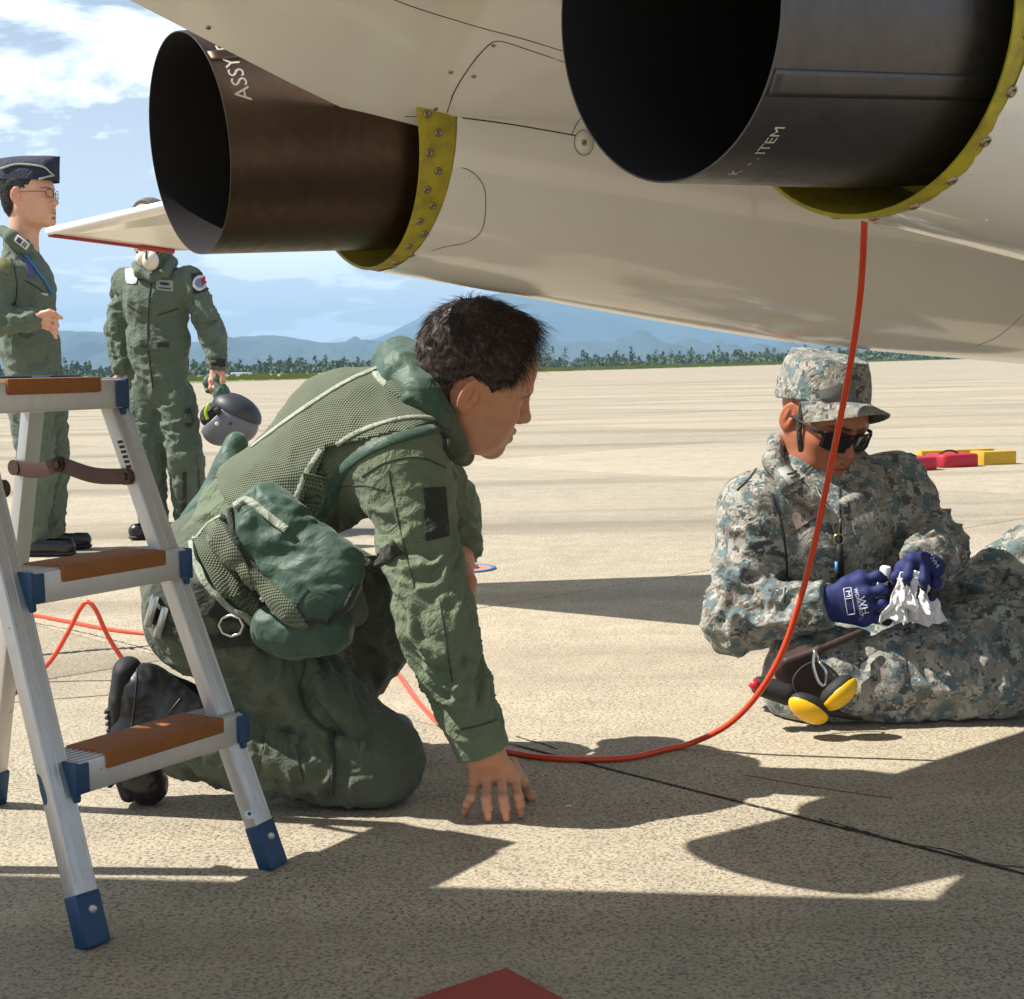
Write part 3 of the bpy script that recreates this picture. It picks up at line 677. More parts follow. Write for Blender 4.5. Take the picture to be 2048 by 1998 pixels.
# ---- panel joints, access panels and fasteners on the skin
TS = bvh(fus, boom)
def joint(pts, r=.0011, mat=M_GROOVE, n=50):
    P, N = onto(TS, pts, n); g = G(); ribbon(g, P, N, r * 2, .0006); o = g.build('panel_joint', mat, jet); return o
def panel(quad, nx=14, ny=14, rnd=0.0, name='access_panel'):
    return patch(TS, quad, .0006, name, M_PAINT, jet, nx, ny, .0002, rnd)
joint([(700, -30), (765, 5), (900, 48), (1000, 75), (1075, 98)])
joint([(772, 222), (850, 222), (960, 235), (1050, 250), (1150, 268)])
joint([(852, 215), (866, 175), (895, 128), (925, 92), (950, 78), (1010, 96), (1075, 118)], .0009)
joint([(838, 232), (832, 270), (826, 300), (818, 330)], .0008); joint([(846, 232), (841, 268), (835, 300)], .0008, M_GROOVE2)
joint([(1090, 256), (1100, 235), (1112, 222), (1130, 216)], .0008)
joint([(850, 320), (890, 322), (920, 350), (926, 390), (918, 440), (890, 462), (850, 470), (822, 478)], .0009, M_GROOVE2)
joint([(1860, 660), (1905, 640), (1950, 600)], .0012, M_GROOVE2)
def screw(x, y, r, ring=0):
    h = shoot(TS, x, y)
    if not h: return
    p, n_ = h
    if ring:
        e = frame(n_); pts = [p + n_ * .0006 + ring * (e[0] * math.cos(a) + e[1] * math.sin(a)) for a in np.linspace(0, 6.2832, 33)]
        g = G(); lathe(g, p, n_, [(0, ring), (.0009, ring * .985), (.0010, 0)], 32); o = g.build('fastener_plate', M_PAINT, jet)
        g = G(); tube(g, pts, .0008, 5, cap=False); o2 = g.build('plate_gap', M_GROOVE2, None); o2.parent = o; o2.matrix_parent_inverse = Matrix.Identity(4)
    g = G(); lathe(g, p, n_, [(0, r), (.0016, r * .95), (.0019, r * .6), (.0019, 0)] if r > .003 else [(0, r), (.0006, r * .9), (.0007, 0)], 14); o = g.build('fastener', M_SCREW if r > .003 else M_PAINT, jet)
    if r > .004:
        e = frame(n_); g = G(); box(g, p + n_ * .0019, (r * .75, r * .14, .0006), np.array([nrm(e[0] + e[1] * .5), nrm(e[1] - e[0] * .5), n_])); o2 = g.build('slot', M_GROOVE, None, smooth=False); o2.parent = o; o2.matrix_parent_inverse = Matrix.Identity(4)
for x, y in ((868, 242), (1113, 272)): screw(x, y, .0065, .022)
for x, y in ((397, 52), (859, 137), (830, 207), (903, 145), (940, 86), (835, 235)): screw(x, y, .0042)
for x, y in ((892, 338), (910, 365), (913, 400), (905, 428), (880, 455), (860, 330), (868, 462), (1050, 520), (1085, 500), (1280, 545), (1300, 530), (1250, 560), (1560, 505), (1600, 540), (1180, 560), (1340, 600), (1100, 410), (1093, 440), (1090, 470), (1700, 545), (1800, 560), (1850, 330), (1880, 420), (1760, 470)): screw(x, y, .0026)

# airframe scaled about the camera so its shadow falls as in the image
AC_CAM_SCALE = .90; jet.scale = (AC_CAM_SCALE,) * 3; jet.location = tuple(CAM + AC_CAM_SCALE * (MID - CAM))
# ------------------------------------------------------------------ aluminium step ladder
fL, fR = gnd(178, 1802), gnd(522, 1652); fL[2] = fR[2] = 0
LD = nrm(fR - fL); LN = V3(-LD[1], LD[0], 0); LZ = V3(0, 0, 1)
lad = empty('step_ladder', (fL + fR) / 2, 'small aluminium step ladder with brown treads and blue plastic feet', 'ladder')
M = MatB('aluminium'); n = M.noise(6, 5, .6); s = M.noise(90, 3, .5, M.mapping((1, 1, .12)))
c = M.mix(n, S2L((186, 184, 182)), S2L((214, 212, 210))); sc_ = M.noise(45, 5, .75)
c = M.mix(M.math('MULTIPLY', M.ramp(sc_, [(.66, 0), (.70, 1)]), .55), c, S2L((96, 92, 88)))
M.set(color=c, metal=.75, rough=M.ramp(s, [(.3, .36), (.7, .52)])); M.bump(s, .06, .001); M_ALU = M.m
M = MatB('tread_brown'); sp = M.noise(330, 3, .6); n = M.noise(9, 5); w = M.noise(40, 4, .7)
c = M.mix(n, S2L((138, 84, 38)), S2L((158, 100, 48))); c = M.mix(M.math('MULTIPLY', M.ramp(sp, [(.35, 1), (.55, 0)]), .5), c, S2L((104, 58, 22)))
c = M.mix(M.ramp(w, [(.70, 0), (.74, .5)]), c, S2L((170, 150, 125)))
M.set(color=c, rough=.8); M.bump(sp, .5, .0015); M_TREAD = M.m
M_BLUE = plain('blue_plastic', S2L((22, 62, 98)), .42, var=.2, scale=40, bump=.15, bscale=120); M_RUST = plain('brown_link_steel', S2L((86, 64, 54)), .55, .5, var=.3, scale=25, bump=.2, bscale=80)
RT, RC = .28, .05
def rail_at(side, z):                 # centre of a front rail at height z; side -1 left, +1 right
    a = z / .78; return (fL if side < 0 else fR) + LN * RT * a - LD * side * RC * a + LZ * z
for sd in (-1, 1):
    a, b = rail_at(sd, .012), rail_at(sd, .775); t = nrm(b - a); A = np.array([nrm(LD - t * (LD @ t)), nrm(np.cross(t, LD)), t])
    g = G()                            # channel section: web plus two flanges and a middle rib
    L = np.linalg.norm(b - a) / 2; c = (a + b) / 2; nrmv = A[1]
    box(g, c, (.0205, .0125, L), A, .003)
    o = g.build('front_rail', M_ALU, lad, sharp=40)
    g = G(); c = c + t * .035; Lr = L - .042; box(g, c, (.0022, .0136, Lr), A, .001); box(g, c + A[0] * .0165, (.002, .0134, Lr), A, .001); box(g, c - A[0] * .0165, (.002, .0134, Lr), A, .001)
    x = g.build('rail_rib', M_ALU, None, sharp=40); x.parent = o; x.matrix_parent_inverse = Matrix.Identity(4)
    g = G(); f = a + t * .024; box(g, f, (.0218, .0140, .038), A, .004); x = g.build('foot', M_BLUE, lad, sharp=40)
    for k in (-1, 1):
        g = G(); lathe(g, f - A[1] * .016 * np.sign(A[1] @ -(CAM - f)) * 1.0 + t * .012, nrm(CAM - f) * V3(1, 1, 0), [(-.001, .0065), (.002, .006), (.003, .003), (.0032, 0)], 14)
    y = g.build('rivet', M_ALU, None); y.parent = x; y.matrix_parent_inverse = Matrix.Identity(4)
    # rear leg
    top = rail_at(sd, .77) + LN * .185; bt = (fL if sd < 0 else fR) + LN * .70 + LD * sd * .01 + LZ * .012; t2 = nrm(bt - top); A2 = np.array([nrm(LD - t2 * (LD @ t2)), nrm(np.cross(t2, LD)), t2])
    g = G(); box(g, (top + bt) / 2, (.0165, .0115, np.linalg.norm(bt - top) / 2), A2, .003); g.build('rear_leg', M_ALU, lad, sharp=40)
    g = G(); box(g, bt - t2 * .024, (.020, .015, .038), A2, .005); g.build('foot', M_BLUE, lad, sharp=40)
    # folding link between front rail and rear leg
    p0 = rail_at(sd, .635) + LD * sd * .0 - LN * 0; zz = .645; p2 = top + (bt - top) * (.77 - zz) / .758; pm = p0 * .42 + p2 * .58 + LZ * .012
    off = LD * (-.026) * 1.0 if sd > 0 else LD * .026
    p0, p2, pm = p0 + off, p2 + off, pm + off
    g = G(); lk = []
    for a_, b_ in ((p0, pm), (pm, p2)):
        tt = nrm(b_ - a_); AA = np.array([tt, nrm(np.cross(LD, tt)), LD]); cur = spline([a_, (a_ + b_) / 2 - LZ * .008, b_], 14)
        g2 = G(); ribbon(g2, cur, [LD * (-1)] * len(cur), .026, .0026)
        for e in (a_, b_): lathe(g2, e, LD, [(-.005, .0), (-.005, .0135), (.005, .0135), (.005, .0)], 20)
        lathe(g2, a_, LD, [(-.009, .0), (-.009, .006), (.009, .006), (.009, .0)], 12)
        g2.build('folding_link', M_RUST, lad, sharp=40)
def tread(z, dep, th, top=False):
    a, b = rail_at(-1, z), rail_at(1, z); a = a + LD * (-.004 if top else .016); b = b + LD * (.004 if top else .014); c = (a + b) / 2; hw = np.linalg.norm(b - a) / 2; A = np.array([LD, LN, LZ]); c = c + LN * (dep * .5 - .034)
    rt = None
    g = G(); box(g, c - LZ * .012, (hw, dep / 2, .024), A, .004); s_ = g.build('step', M_ALU, lad, sharp=40)
    for q in np.linspace(-dep * .42, dep * .42, 7):                            # fine ribs on the bare metal ends
        g = G(); box(g, c + LN * q + LZ * .0125, (hw - .004, .0022, .0012), A); x = g.build('step_rib', M_ALU, None, smooth=False); x.parent = s_; x.matrix_parent_inverse = Matrix.Identity(4)
    g = G(); box(g, c + LZ * .004 - LN * .0035, (hw - .052, dep / 2 + .0018, .0125), A, .004); x = g.build('tread_pad', M_TREAD, None, sharp=40); x.parent = s_; x.matrix_parent_inverse = Matrix.Identity(4)
    for sd in (-1, 1):
        e = c + LD * sd * (hw + .004); g = G(); box(g, e - LZ * .012 - LN * dep * .22, (.004, dep * .28 + .004, .025), A, .003)
        box(g, e - LN * (dep / 2 + .001) - LD * sd * .010 - LZ * .012, (.012, .003, .022), A, .002)
        box(g, e - LN * (dep / 2 - .006) - LD * sd * .004 - LZ * .040, (.006, .005, .007), A, .004)
        x = g.build('end_cap', M_BLUE, None, sharp=40); x.parent = s_; x.matrix_parent_inverse = Matrix.Identity(4)
    return s_, c, hw, A
tread(.236, .088, .03); tread(.503, .088, .03); s_, c, hw, A = tread(.782, .235, .03, True)
for q in (-.18, .0, .1):
    g = G(); box(g, c + LD * q + LZ * .017, (.032, .03, .003), A, .002); x = g.build('top_grip', M_BLUE, None, sharp=40); x.parent = s_; x.matrix_parent_inverse = Matrix.Identity(4)
# printed warning label, round sticker and blue stain on the rails
M_LABEL = plain('paper_label', S2L((212, 210, 204)), .6, var=.05); M_INK = plain('black_ink', (.02, .02, .02), .6); M_STICK = plain('pale_blue_sticker', S2L((205, 222, 230)), .5)
rails = [o for o in lad.children if o.name.startswith('front_rail')]; TR = bvh(*rails)
o = patch(TR, [(221, 836), (233, 834), (254, 893), (240, 898)], .0003, 'warning_label', M_LABEL, lad, 5, 12, .0002)
for k in range(6):
    y = 840 + k * 9.4; x = 224 + k * 3.2; patch(TR, [(x, y), (x + 9, y - 1.2), (x + 11, y + 4.5), (x + 2, y + 6)], .0006, 'label_print', M_INK, lad, 4, 4, .0004)
for k, (q, r, m) in enumerate([((475, 1553), 8.5, M_STICK), ((476, 1551), 3.5, M_BLUE)]):
    patch(TR, [(q[0] - r, q[1] - r), (q[0] + r, q[1] - r), (q[0] + r, q[1] + r), (q[0] - r, q[1] + r)], .0003 + .0003 * k, 'round_sticker', m, lad, 9, 9, .0003, rnd=1)
o = patch(TR, [(64, 1476), (76, 1474), (93, 1532), (80, 1538)], .0003, 'blue_plug', M_BLUE, lad, 7, 12, .0003, rnd=.7)
# ------------------------------------------------------------------ orange air hose
M_HOSE = MatB('orange_hose'); M_HOSE.set(color=M_HOSE.mix(M_HOSE.noise(20, 4), S2L((214, 62, 28)), S2L((230, 80, 40))), rough=.32, coat=.25); M_HOSE = M_HOSE.m
hr = .0062
hp = [at(1650, 330, 2.66), at(1648, 424, 2.68), at(1640, 560, 2.74), at(1619, 705, 2.80), at(1580, 905, 2.87), at(1532, 1120, 2.93), at(1478, 1270, 2.97), at(1400, 1372, 3.01)]
def gh(x, y): p = gnd(x, y, hr); return p
hp += [gh(1300, 1423), gh(1200, 1444), gh(1090, 1447), gh(990, 1437), gh(900, 1412), gh(845, 1385), gh(795, 1335), gh(755, 1280), gh(720, 1245), gh(640, 1222), gh(520, 1214), gh(400, 1213), gh(310, 1210), gh(210, 1200), gh(120, 1183), gh(30, 1170), gh(-120, 1175), gh(-190, 1230), gh(-110, 1318), gh(0, 1328), gh(50, 1300)]
pk = gh(60, 1296); Yh = pk[1]
hp += [at(95, 1262, Yh), at(130, 1205, Yh), at(153, 1160, Yh), at(168, 1147, Yh), at(184, 1165, Yh), at(206, 1213, Yh), at(238, 1262, Yh), gh(275, 1300), gh(360, 1330), gh(470, 1345)]
hp = np.array(hp); hc = spline(hp, 420); hc[:, 2] = np.maximum(hc[:, 2], hr)
g = G(); tube(g, hc, hr, 12); hose = g.build('air_hose', M_HOSE, None); tag(hose, 'bright orange hose hanging from the aircraft and looping across the concrete', 'hose')
g = G(); tube(g, [hp[0] + V3(0, 0, -.02), hp[0] + V3(0, 0, .12)], .011, 14); o = g.build('hose_fitting', M_BOLT, None); o.parent = hose; o.matrix_parent_inverse = Matrix.Identity(4)
# ------------------------------------------------------------------ wheel chocks on the right
M_CHR = plain('red_chock_rubber', S2L((176, 28, 48)), .55, var=.15, scale=12, bump=.2, bscale=90); M_CHY = plain('yellow_chock_paint', S2L((196, 156, 44)), .65, var=.25, scale=9, bump=.2, bscale=60)
def stadium(g, c, dx, L, W_, h, hole=None):
    dx = nrm(dx); dy = V3(-dx[1], dx[0], 0); out = []; n = 28; zs = [(0, .94), (.012, 1), (h - .014, 1), (h - .004, .97), (h, .92)]
    for z, sc in zs:
        for k in range(n):
            a = 2 * math.pi * k / n; ca, sa = math.cos(a), math.sin(a); e = .42
            out.append(c + dx * L * np.sign(ca) * abs(ca) ** e * sc + dy * W_ * np.sign(sa) * abs(sa) ** e * sc + LZ * z)
    fs = [(i * n + k, i * n + (k + 1) % n, (i + 1) * n + (k + 1) % n, (i + 1) * n + k) for i in range(4) for k in range(n)] + [tuple(range(4 * n, 5 * n))]
    g.add(out, fs)
pA, pB = gnd(1744, 898), gnd(1824, 891)
for p, lb, d in ((pA, 'red rubber wheel chock nearest the seated man', (.93, .35, 0)), (pB, 'red rubber wheel chock in front of the yellow timber', (.95, .3, 0))):
    ch = empty('wheel_chock', (*p[:2], 0), lb, 'wheel chock', 'red wheel chocks on the apron')
    g = G(); stadium(g, V3(0, .12, 0), d, .165, .13, .095); o = g.build('block', M_CHR, None, sharp=40); o.parent = ch
    g = G(); dd = nrm(d); cc = [V3(0, .12, .096) + V3(dd[0], dd[1], 0) * t for t in (-.11, -.05, .0, .05)]; tube(g, np.array(cc) + [(0, 0, .0), (0, 0, .022), (0, 0, .022), (0, 0, 0)], .007, 8); o = g.build('rope_handle', plain('dark_rope', (.05, .02, .02), .8), None); o.parent = ch
pY = gnd(1904, 886); tb = empty('timber_chock', (*pY[:2], 0), 'yellow painted timber chock frame behind the red chocks', 'wheel chock')
sy = pY[1] / FPX * KD
g = G(); box(g, V3(0, .06, .05), (.13, .06, .05), rot(R_(10)).T, .006); o = g.build('block', M_CHY, None, sharp=40); o.parent = tb
g = G(); box(g, V3(-.20, .42, .05), (.30, .05, .045), rot(R_(10)).T, .006); o = g.build('beam', M_CHY, None, sharp=40); o.parent = tb
g = G(); box(g, V3(-.03, .27, .046), (.045, .14, .04), rot(R_(10)).T, .006); o = g.build('cross_piece', M_CHY, None, sharp=40); o.parent = tb
# ------------------------------------------------------------------ people: materials and shared builders
def skin_mat(name, col):
    M = MatB(name); n = M.noise(60, 5, .6); a = M.n('ShaderNodeAttribute', attribute_name='tint').outputs['Color']
    c = M.mix(n, tuple(x * .86 for x in col), tuple(min(1, x * 1.1) for x in col)); c = M.mix(1.0, c, a, 'MULTIPLY')
    c = M.mix(M.math('MULTIPLY', M.ramp(M.noise(14, 4), [(.42, 0), (.72, 1)]), .45), c, (col[0] * .92, col[1] * .72, col[2] * .62))
    M.set(color=c, rough=.48, sss=.12, spec=.4); M.b.inputs['Subsurface Radius'].default_value = (.012, .005, .003); M.b.inputs['Subsurface Scale'].default_value = .5
    b0 = M.bump(M.noise(75, 5, .65), .22, .003); M.bump(M.noise(620, 3), .28, .0008, b0); return M.m
M_SKIN1, M_SKIN2, M_SKIN3 = skin_mat('skin', S2L((202, 148, 116))), skin_mat('tanned_skin', S2L((176, 112, 82))), skin_mat('fair_skin', S2L((214, 164, 136)))
def hair_mat(name, a, b):
    M = MatB(name); M.set(color=M.mix(M.ramp(M.noise(170, 3, .5), [(.45, 0), (.75, 1)]), a, b), rough=.55, spec=.35); return M.m
M_HAIR = hair_mat('dark_brown_hair', (.026, .017, .013), (.10, .066, .052)); M_HAIRG = hair_mat('black_hair', (.012, .011, .011), (.04, .038, .037)); M_HAIRW = hair_mat('grey_hair', (.10, .09, .08), (.25, .23, .21))
M_SUIT = cloth('olive_green_flight_suit', S2L((104, 116, 88)), .16); M_SUIT2 = cloth('green_flight_suit', S2L((94, 107, 90)), .17); M_TROUSER = cloth('dark_olive_g_suit', S2L((86, 93, 74)), .16)
M_SATIN = MatB('green_nylon'); M_SATIN.set(color=M_SATIN.mix(M_SATIN.noise(12, 5), S2L((40, 68, 52)), S2L((60, 90, 70))), rough=.58, sheen=.2); b0_ = M_SATIN.bump(M_SATIN.ramp(M_SATIN.math('ABSOLUTE', M_SATIN.math('SUBTRACT', M_SATIN.noise(17, 4, .5, None, 1.2), .5)), [(0, 0), (.2, 1)]), .16, .012); M_SATIN.bump(M_SATIN.noise(60, 5, .6), .25, .004, b0_); M_SATIN = M_SATIN.m
M_BLACK = plain('black_leather', (.012, .012, .013), .34, var=.4, scale=30, bump=.25, bscale=150); M_RUBBER = plain('black_rubber', (.014, .014, .014), .7, var=.3, scale=40, bump=.3, bscale=120)
M_NAVY = cloth('navy_felt', S2L((34, 38, 62)), .12); M_PIPING = cloth('pale_piping', S2L((168, 176, 156)), .1); M_DARKCLOTH = cloth('dark_velcro', S2L((44, 46, 34)), .25); M_WEB = cloth('dark_webbing', S2L((52, 54, 44)), .2); M_THREAD = cloth('olive_thread', S2L((62, 68, 50)), .15)
M_CHROME = plain('buckle_steel', (.6, .6, .58), .25, 1); M_WPLAST = plain('white_plastic', (.8, .8, .78), .35, var=.03); M_CREAM = plain('cream_plastic', S2L((226, 216, 196)), .4, var=.05)
def mesh_fabric(name, lean):
    M = MatB(name); v = M.mapping((1, 1, 1), (0, lean, 0)); sp = M.n('ShaderNodeSeparateXYZ'); M.l(v, sp.inputs[0])
    u = M.math('SINE', M.math('MULTIPLY', sp.outputs[0], 2 * math.pi / .0080)); w = M.math('SINE', M.math('MULTIPLY', M.math('ADD', sp.outputs[1], sp.outputs[2]), 2 * math.pi / .0080))
    h = M.math('ADD', M.math('MULTIPLY', M.math('MULTIPLY', u, w), .5), .5); n = M.noise(8, 5)
    c = M.mix(M.ramp(h, [(.22, 0), (.55, 1)]), S2L((56, 62, 46)), M.mix(n, S2L((100, 108, 84)), S2L((124, 132, 104))))
    M.set(color=c, rough=.85, sheen=.1); M.bump(h, .8, .003); return M.m
M_MESH = mesh_fabric('vest_mesh', R_(37))
def camo(name, rotz=.3):
    M = MatB(name); v = M.mapping((1, 1, 1), (.1, .15, rotz)); sn = M.n('ShaderNodeVectorMath', operation='SNAP'); M.l(v, sn.inputs[0]); sn.inputs[1].default_value = (.0055, .0055, .0055); q = sn.outputs[0]
    def f(s, off, t0): 
        m = M.n('ShaderNodeVectorMath', operation='ADD'); M.l(q, m.inputs[0]); m.inputs[1].default_value = (off, off * 1.7, off * .3); return M.ramp(M.noise(s, 4, .68, m.outputs[0]), [(0, 0), (t0, 1)], 'CONSTANT')
    c = M.mix(f(24, 0, .52), S2L((140, 136, 124)), S2L((168, 164, 152)))
    c = M.mix(f(23, 3.1, .535), c, S2L((98, 116, 116))); c = M.mix(f(26, 7.7, .60), c, S2L((114, 96, 84))); c = M.mix(f(27, 12.3, .585), c, S2L((74, 78, 78))); c = M.mix(f(28, 21., .62), c, S2L((176, 172, 160)))
    c = M.mix(M.math('MULTIPLY', M.noise(300, 2), .25), c, S2L((90, 90, 84)))
    M.set(color=c, rough=.88, sheen=.08); cr_ = M.math('ABSOLUTE', M.math('SUBTRACT', M.noise(19, 5, .55, None, .9), .5)); b0 = M.bump(M.ramp(cr_, [(0, 0), (.16, 1)]), .4, .010); M.bump(M.noise(120, 6, .65), .25, .003, b0); return M.m
M_CAMO = camo('digital_camouflage')
def head_sdf(h=.0021, ear=True, open_mouth=0.0, slim=1.0):
    S = SDF((-.13, -.105, -.24), (.135, .105, .145), h)
    S.ell((-.014, 0, .036), (.099, .076 * slim, .090), k=0); S.ell((.028, 0, .030), (.066, .066 * slim, .075), k=.03)
    S.ell((.030, 0, -.035), (.060, .061 * slim, .080), k=.03)
    for s in (-1, 1):
        S.cone((-.008, .056 * s * slim, -.045), (.030, .045 * s * slim, -.088), .018, .019, .03); S.cone((.030, .045 * s * slim, -.088), (.070, .014 * s, -.104), .018, .018, .025)
        S.ell((.058, .043 * s * slim, -.024), (.027, .022, .022), k=.025); S.ell((.055, .036 * s, -.062), (.03, .022, .035), k=.02)
        S.cone((.086, .014 * s, .021), (.068, .052 * s * slim, .019), .010, .010, .018)
    S.ell((.076, 0, -.104), (.019, .022, .016), k=.02); S.ell((.078, 0, -.072), (.022, .028, .022), k=.02)
    for s in (-1, 1): S.ell((.093, .031 * s, .000), (.016, .020, .011), k=.014, op='s'); S.ell((.0725, .032 * s, -.001), (.0145, .0155, .0115), k=.004); S.cone((.083, .020 * s, .006), (.078, .045 * s, .006), .0035, .0035, .004)
    S.cone((.088, 0, .010), (.106, 0, -.028), .0085, .010, .014); S.ell((.108, 0, -.034), (.0115, .0115, .0095), k=.010)
    for s in (-1, 1): S.ell((.097, .0125 * s, -.037), (.010, .0075, .0075), k=.007); S.ell((.101, .007 * s, -.0455), (.005, .0035, .004), k=.003, op='s')
    for s in (-1, 1):
        S.cone((.098, .000, -.064), (.087, .022 * s, -.070), .0062, .003, .006); S.cone((.0965, 0, -.0805), (.087, .020 * s, -.074), .0072, .003, .006)
        S.cone((.104, 0, -.0722), (.086, .023 * s, -.0722), .0016 + open_mouth, .0012, .002, op='s')
    S.ell((.089, 0, -.092), (.008, .016, .006), k=.006, op='s'); S.ell((.099, 0, -.054), (.004, .004, .008), k=.004, op='s')
    if ear:
        for s in (-1, 1):
            A = rot(R_(-24 * s), R_(8)).T
            S.ell((-.016, .0785 * s * slim, -.002), (.020, .0075, .033), A, k=.006); S.ell((-.012, .075 * s * slim, -.026), (.010, .006, .013), A, k=.008)
            S.ell((-.014, .087 * s * slim, .002), (.0125, .0065, .023), A, k=.005, op='s'); S.ell((-.004, .078 * s * slim, -.008), (.005, .006, .009), k=.004)
            S.ell((-.018, .083 * s * slim, -.001), (.005, .003, .016), A, k=.004)
    S.cone((-.022, 0, -.05), (-.050, 0, -.235), .054, .062, .035)
    return S
def head_tint(P, brow=True, beard=.0):
    t = np.ones((len(P), 3)); x, y, z = P.T
    def blob(c, r, col, w=1.0):
        d = (((P - np.array(c)) / np.array(r)) ** 2).sum(1); k = np.clip(1.3 - d, 0, 1)[:, None] * w; t[:] = t * (1 - k) + np.array(col) * k
    blob((.092, 0, -.071), (.022, .026, .0115), (.78, .56, .55), .9)
    for s in (-1, 1):
        blob((-.016, .085 * s, -.005), (.03, .02, .04), (1.05, .80, .74), .6); blob((.062, .045 * s, -.03), (.03, .03, .02), (1.02, .88, .84), .5)
        if brow:
            for q in np.linspace(0, 1, 7): blob((.092 - .022 * q, (.013 + .038 * q) * s, .0195 + .003 * math.sin(3 * q)), (.020, .013, .0042), (.12, .09, .08), .9)
        blob((.082, .032 * s, 0), (.012, .0115, .0052), (1.1, 1.25, 1.4), .9); blob((.088, .032 * s, .0005), (.010, .0055, .0052), (.07, .05, .05), 1.0)
        blob((.083, .032 * s, .0062), (.012, .016, .0016), (.2, .15, .13), .8); blob((.101, .007 * s, -.046), (.004, .004, .004), (.3, .2, .2), .8)
    blob((.098, 0, -.0722), (.02, .024, .0017), (.25, .12, .12), 1.0)
    if beard: blob((.07, 0, -.09), (.05, .05, .03), (.80, .80, .82), beard)
    return t
def join_body(name, parts, mat, parent):   # parts: (verts, faces, tint or None) -> one mesh
    vs, fs, ts, n = [], [], [], 0
    for P, F, t in parts:
        vs.append(P); fs.append(F + n); n += len(P); ts.append(np.ones((len(P), 3)) if t is None else t)
    o = mk(name, np.concatenate(vs), np.concatenate(fs), mat, None); t = np.concatenate(ts)
    a = o.data.attributes.new('tint', 'FLOAT_COLOR', 'POINT'); a.data.foreach_set('color', np.hstack([t, np.ones((len(t), 1))]).astype(np.float32).ravel())
    return par(o, parent)
def bbox(pts, pad): p = np.array(pts); return p.min(0) - pad, p.max(0) + pad
def hand_geo(wrist, knuckles, fingers, fr, thumb, tr, back, h=.0019, palm=.013, fore=None, frr=.030, grow=0.0):
    # wrist point, 4 knuckle points, 4 finger chains (each MCP..tip), thumb chain from the side of the palm, back = back-of-hand direction
    allp = [wrist] + list(knuckles) + [p for f in fingers for p in f] + list(thumb) + ([fore] if fore is not None else [])
    lo, hi = bbox(allp, .05); S = SDF(lo, hi, h); g = grow
    kn = np.array(knuckles); wr = np.asarray(wrist, float); across = nrm(kn[-1] - kn[0])
    for i, k_ in enumerate(kn):
        w0 = wr + across * (i - 1.5) * .011
        S.cone(w0, k_, .016 + g, palm + g, .012)
    S.cone(kn[0], kn[3], palm + g, palm + g, .008)
    if fore is not None: S.cone(wr, fore, .027 + g, frr + g, .015, flat=(across, 1.2))
    for f, r in zip(fingers, fr):
        f = np.array(f); m = len(f); rr = [r * (1 - .10 * i) + g for i in range(m)]
        S2 = [f[0]] + list(f[1:]); S.chain(S2, rr, .004)
        for j in range(1, m - 1): S.ell(f[j] + nrm(back) * r * .12, (r * 1.05 + g,) * 3, k=.004)
    S.chain(np.array(thumb), [tr * 1.25 + g] + [tr * (1.0 - .08 * i) + g for i in range(len(thumb) - 1)], .008)
    for k_ in kn: S.ell(k_ + nrm(back) * .004, (.0085 + g,) * 3, k=.008)
    return S
def strands(P, N, D, L, w0, seg=5, lift=.35, droop=.5, jit=.35, seed=1, curl=.15, rc=.085):
    r_ = np.random.default_rng(seed); n = len(P); L = np.broadcast_to(L, (n,)) * r_.uniform(.6, 1.25, n)
    D = D + r_.normal(size=(n, 3)) * jit; D = D - N * (D * N).sum(1)[:, None]; D /= np.linalg.norm(D, axis=1)[:, None] + 1e-9
    S_ = np.cross(D, N); li = lift * r_.uniform(.5, 1.5, n); ph = r_.uniform(-1, 1, n) * curl
    V_s = []
    for k in range(seg + 1):
        t = k / seg; c = P + (D * t + N * (li * t - droop * li * t * t)[:, None] + S_ * (ph * t * t)[:, None]) * L[:, None] - N * (.002 + (L * t) ** 2 / (2 * rc))[:, None]
        w = w0 * (1 - t) ** .6 + w0 * .08
        for j in range(3):
            a = 2 * math.pi * j / 3; V_s.append(c + (S_ * math.cos(a) + N * math.sin(a)) * w)
    V_s = np.stack(V_s, 1).reshape(-1, 3); m = 3 * (seg + 1); base = (np.arange(n) * m)[:, None]; q = []
    for k in range(seg):
        for j in range(3): q.append([k * 3 + j, k * 3 + (j + 1) % 3, (k + 1) * 3 + (j + 1) % 3, (k + 1) * 3 + j])
    q = np.array(q); F = (base[:, None, :] + q[None]).reshape(-1, 4); return V_s, F
def face_normals(P, F):
    c = P[F].mean(1); n = np.cross(P[F[:, 2]] - P[F[:, 0]], P[F[:, 3]] - P[F[:, 1]]); return c, n / (np.linalg.norm(n, axis=1)[:, None] + 1e-12)
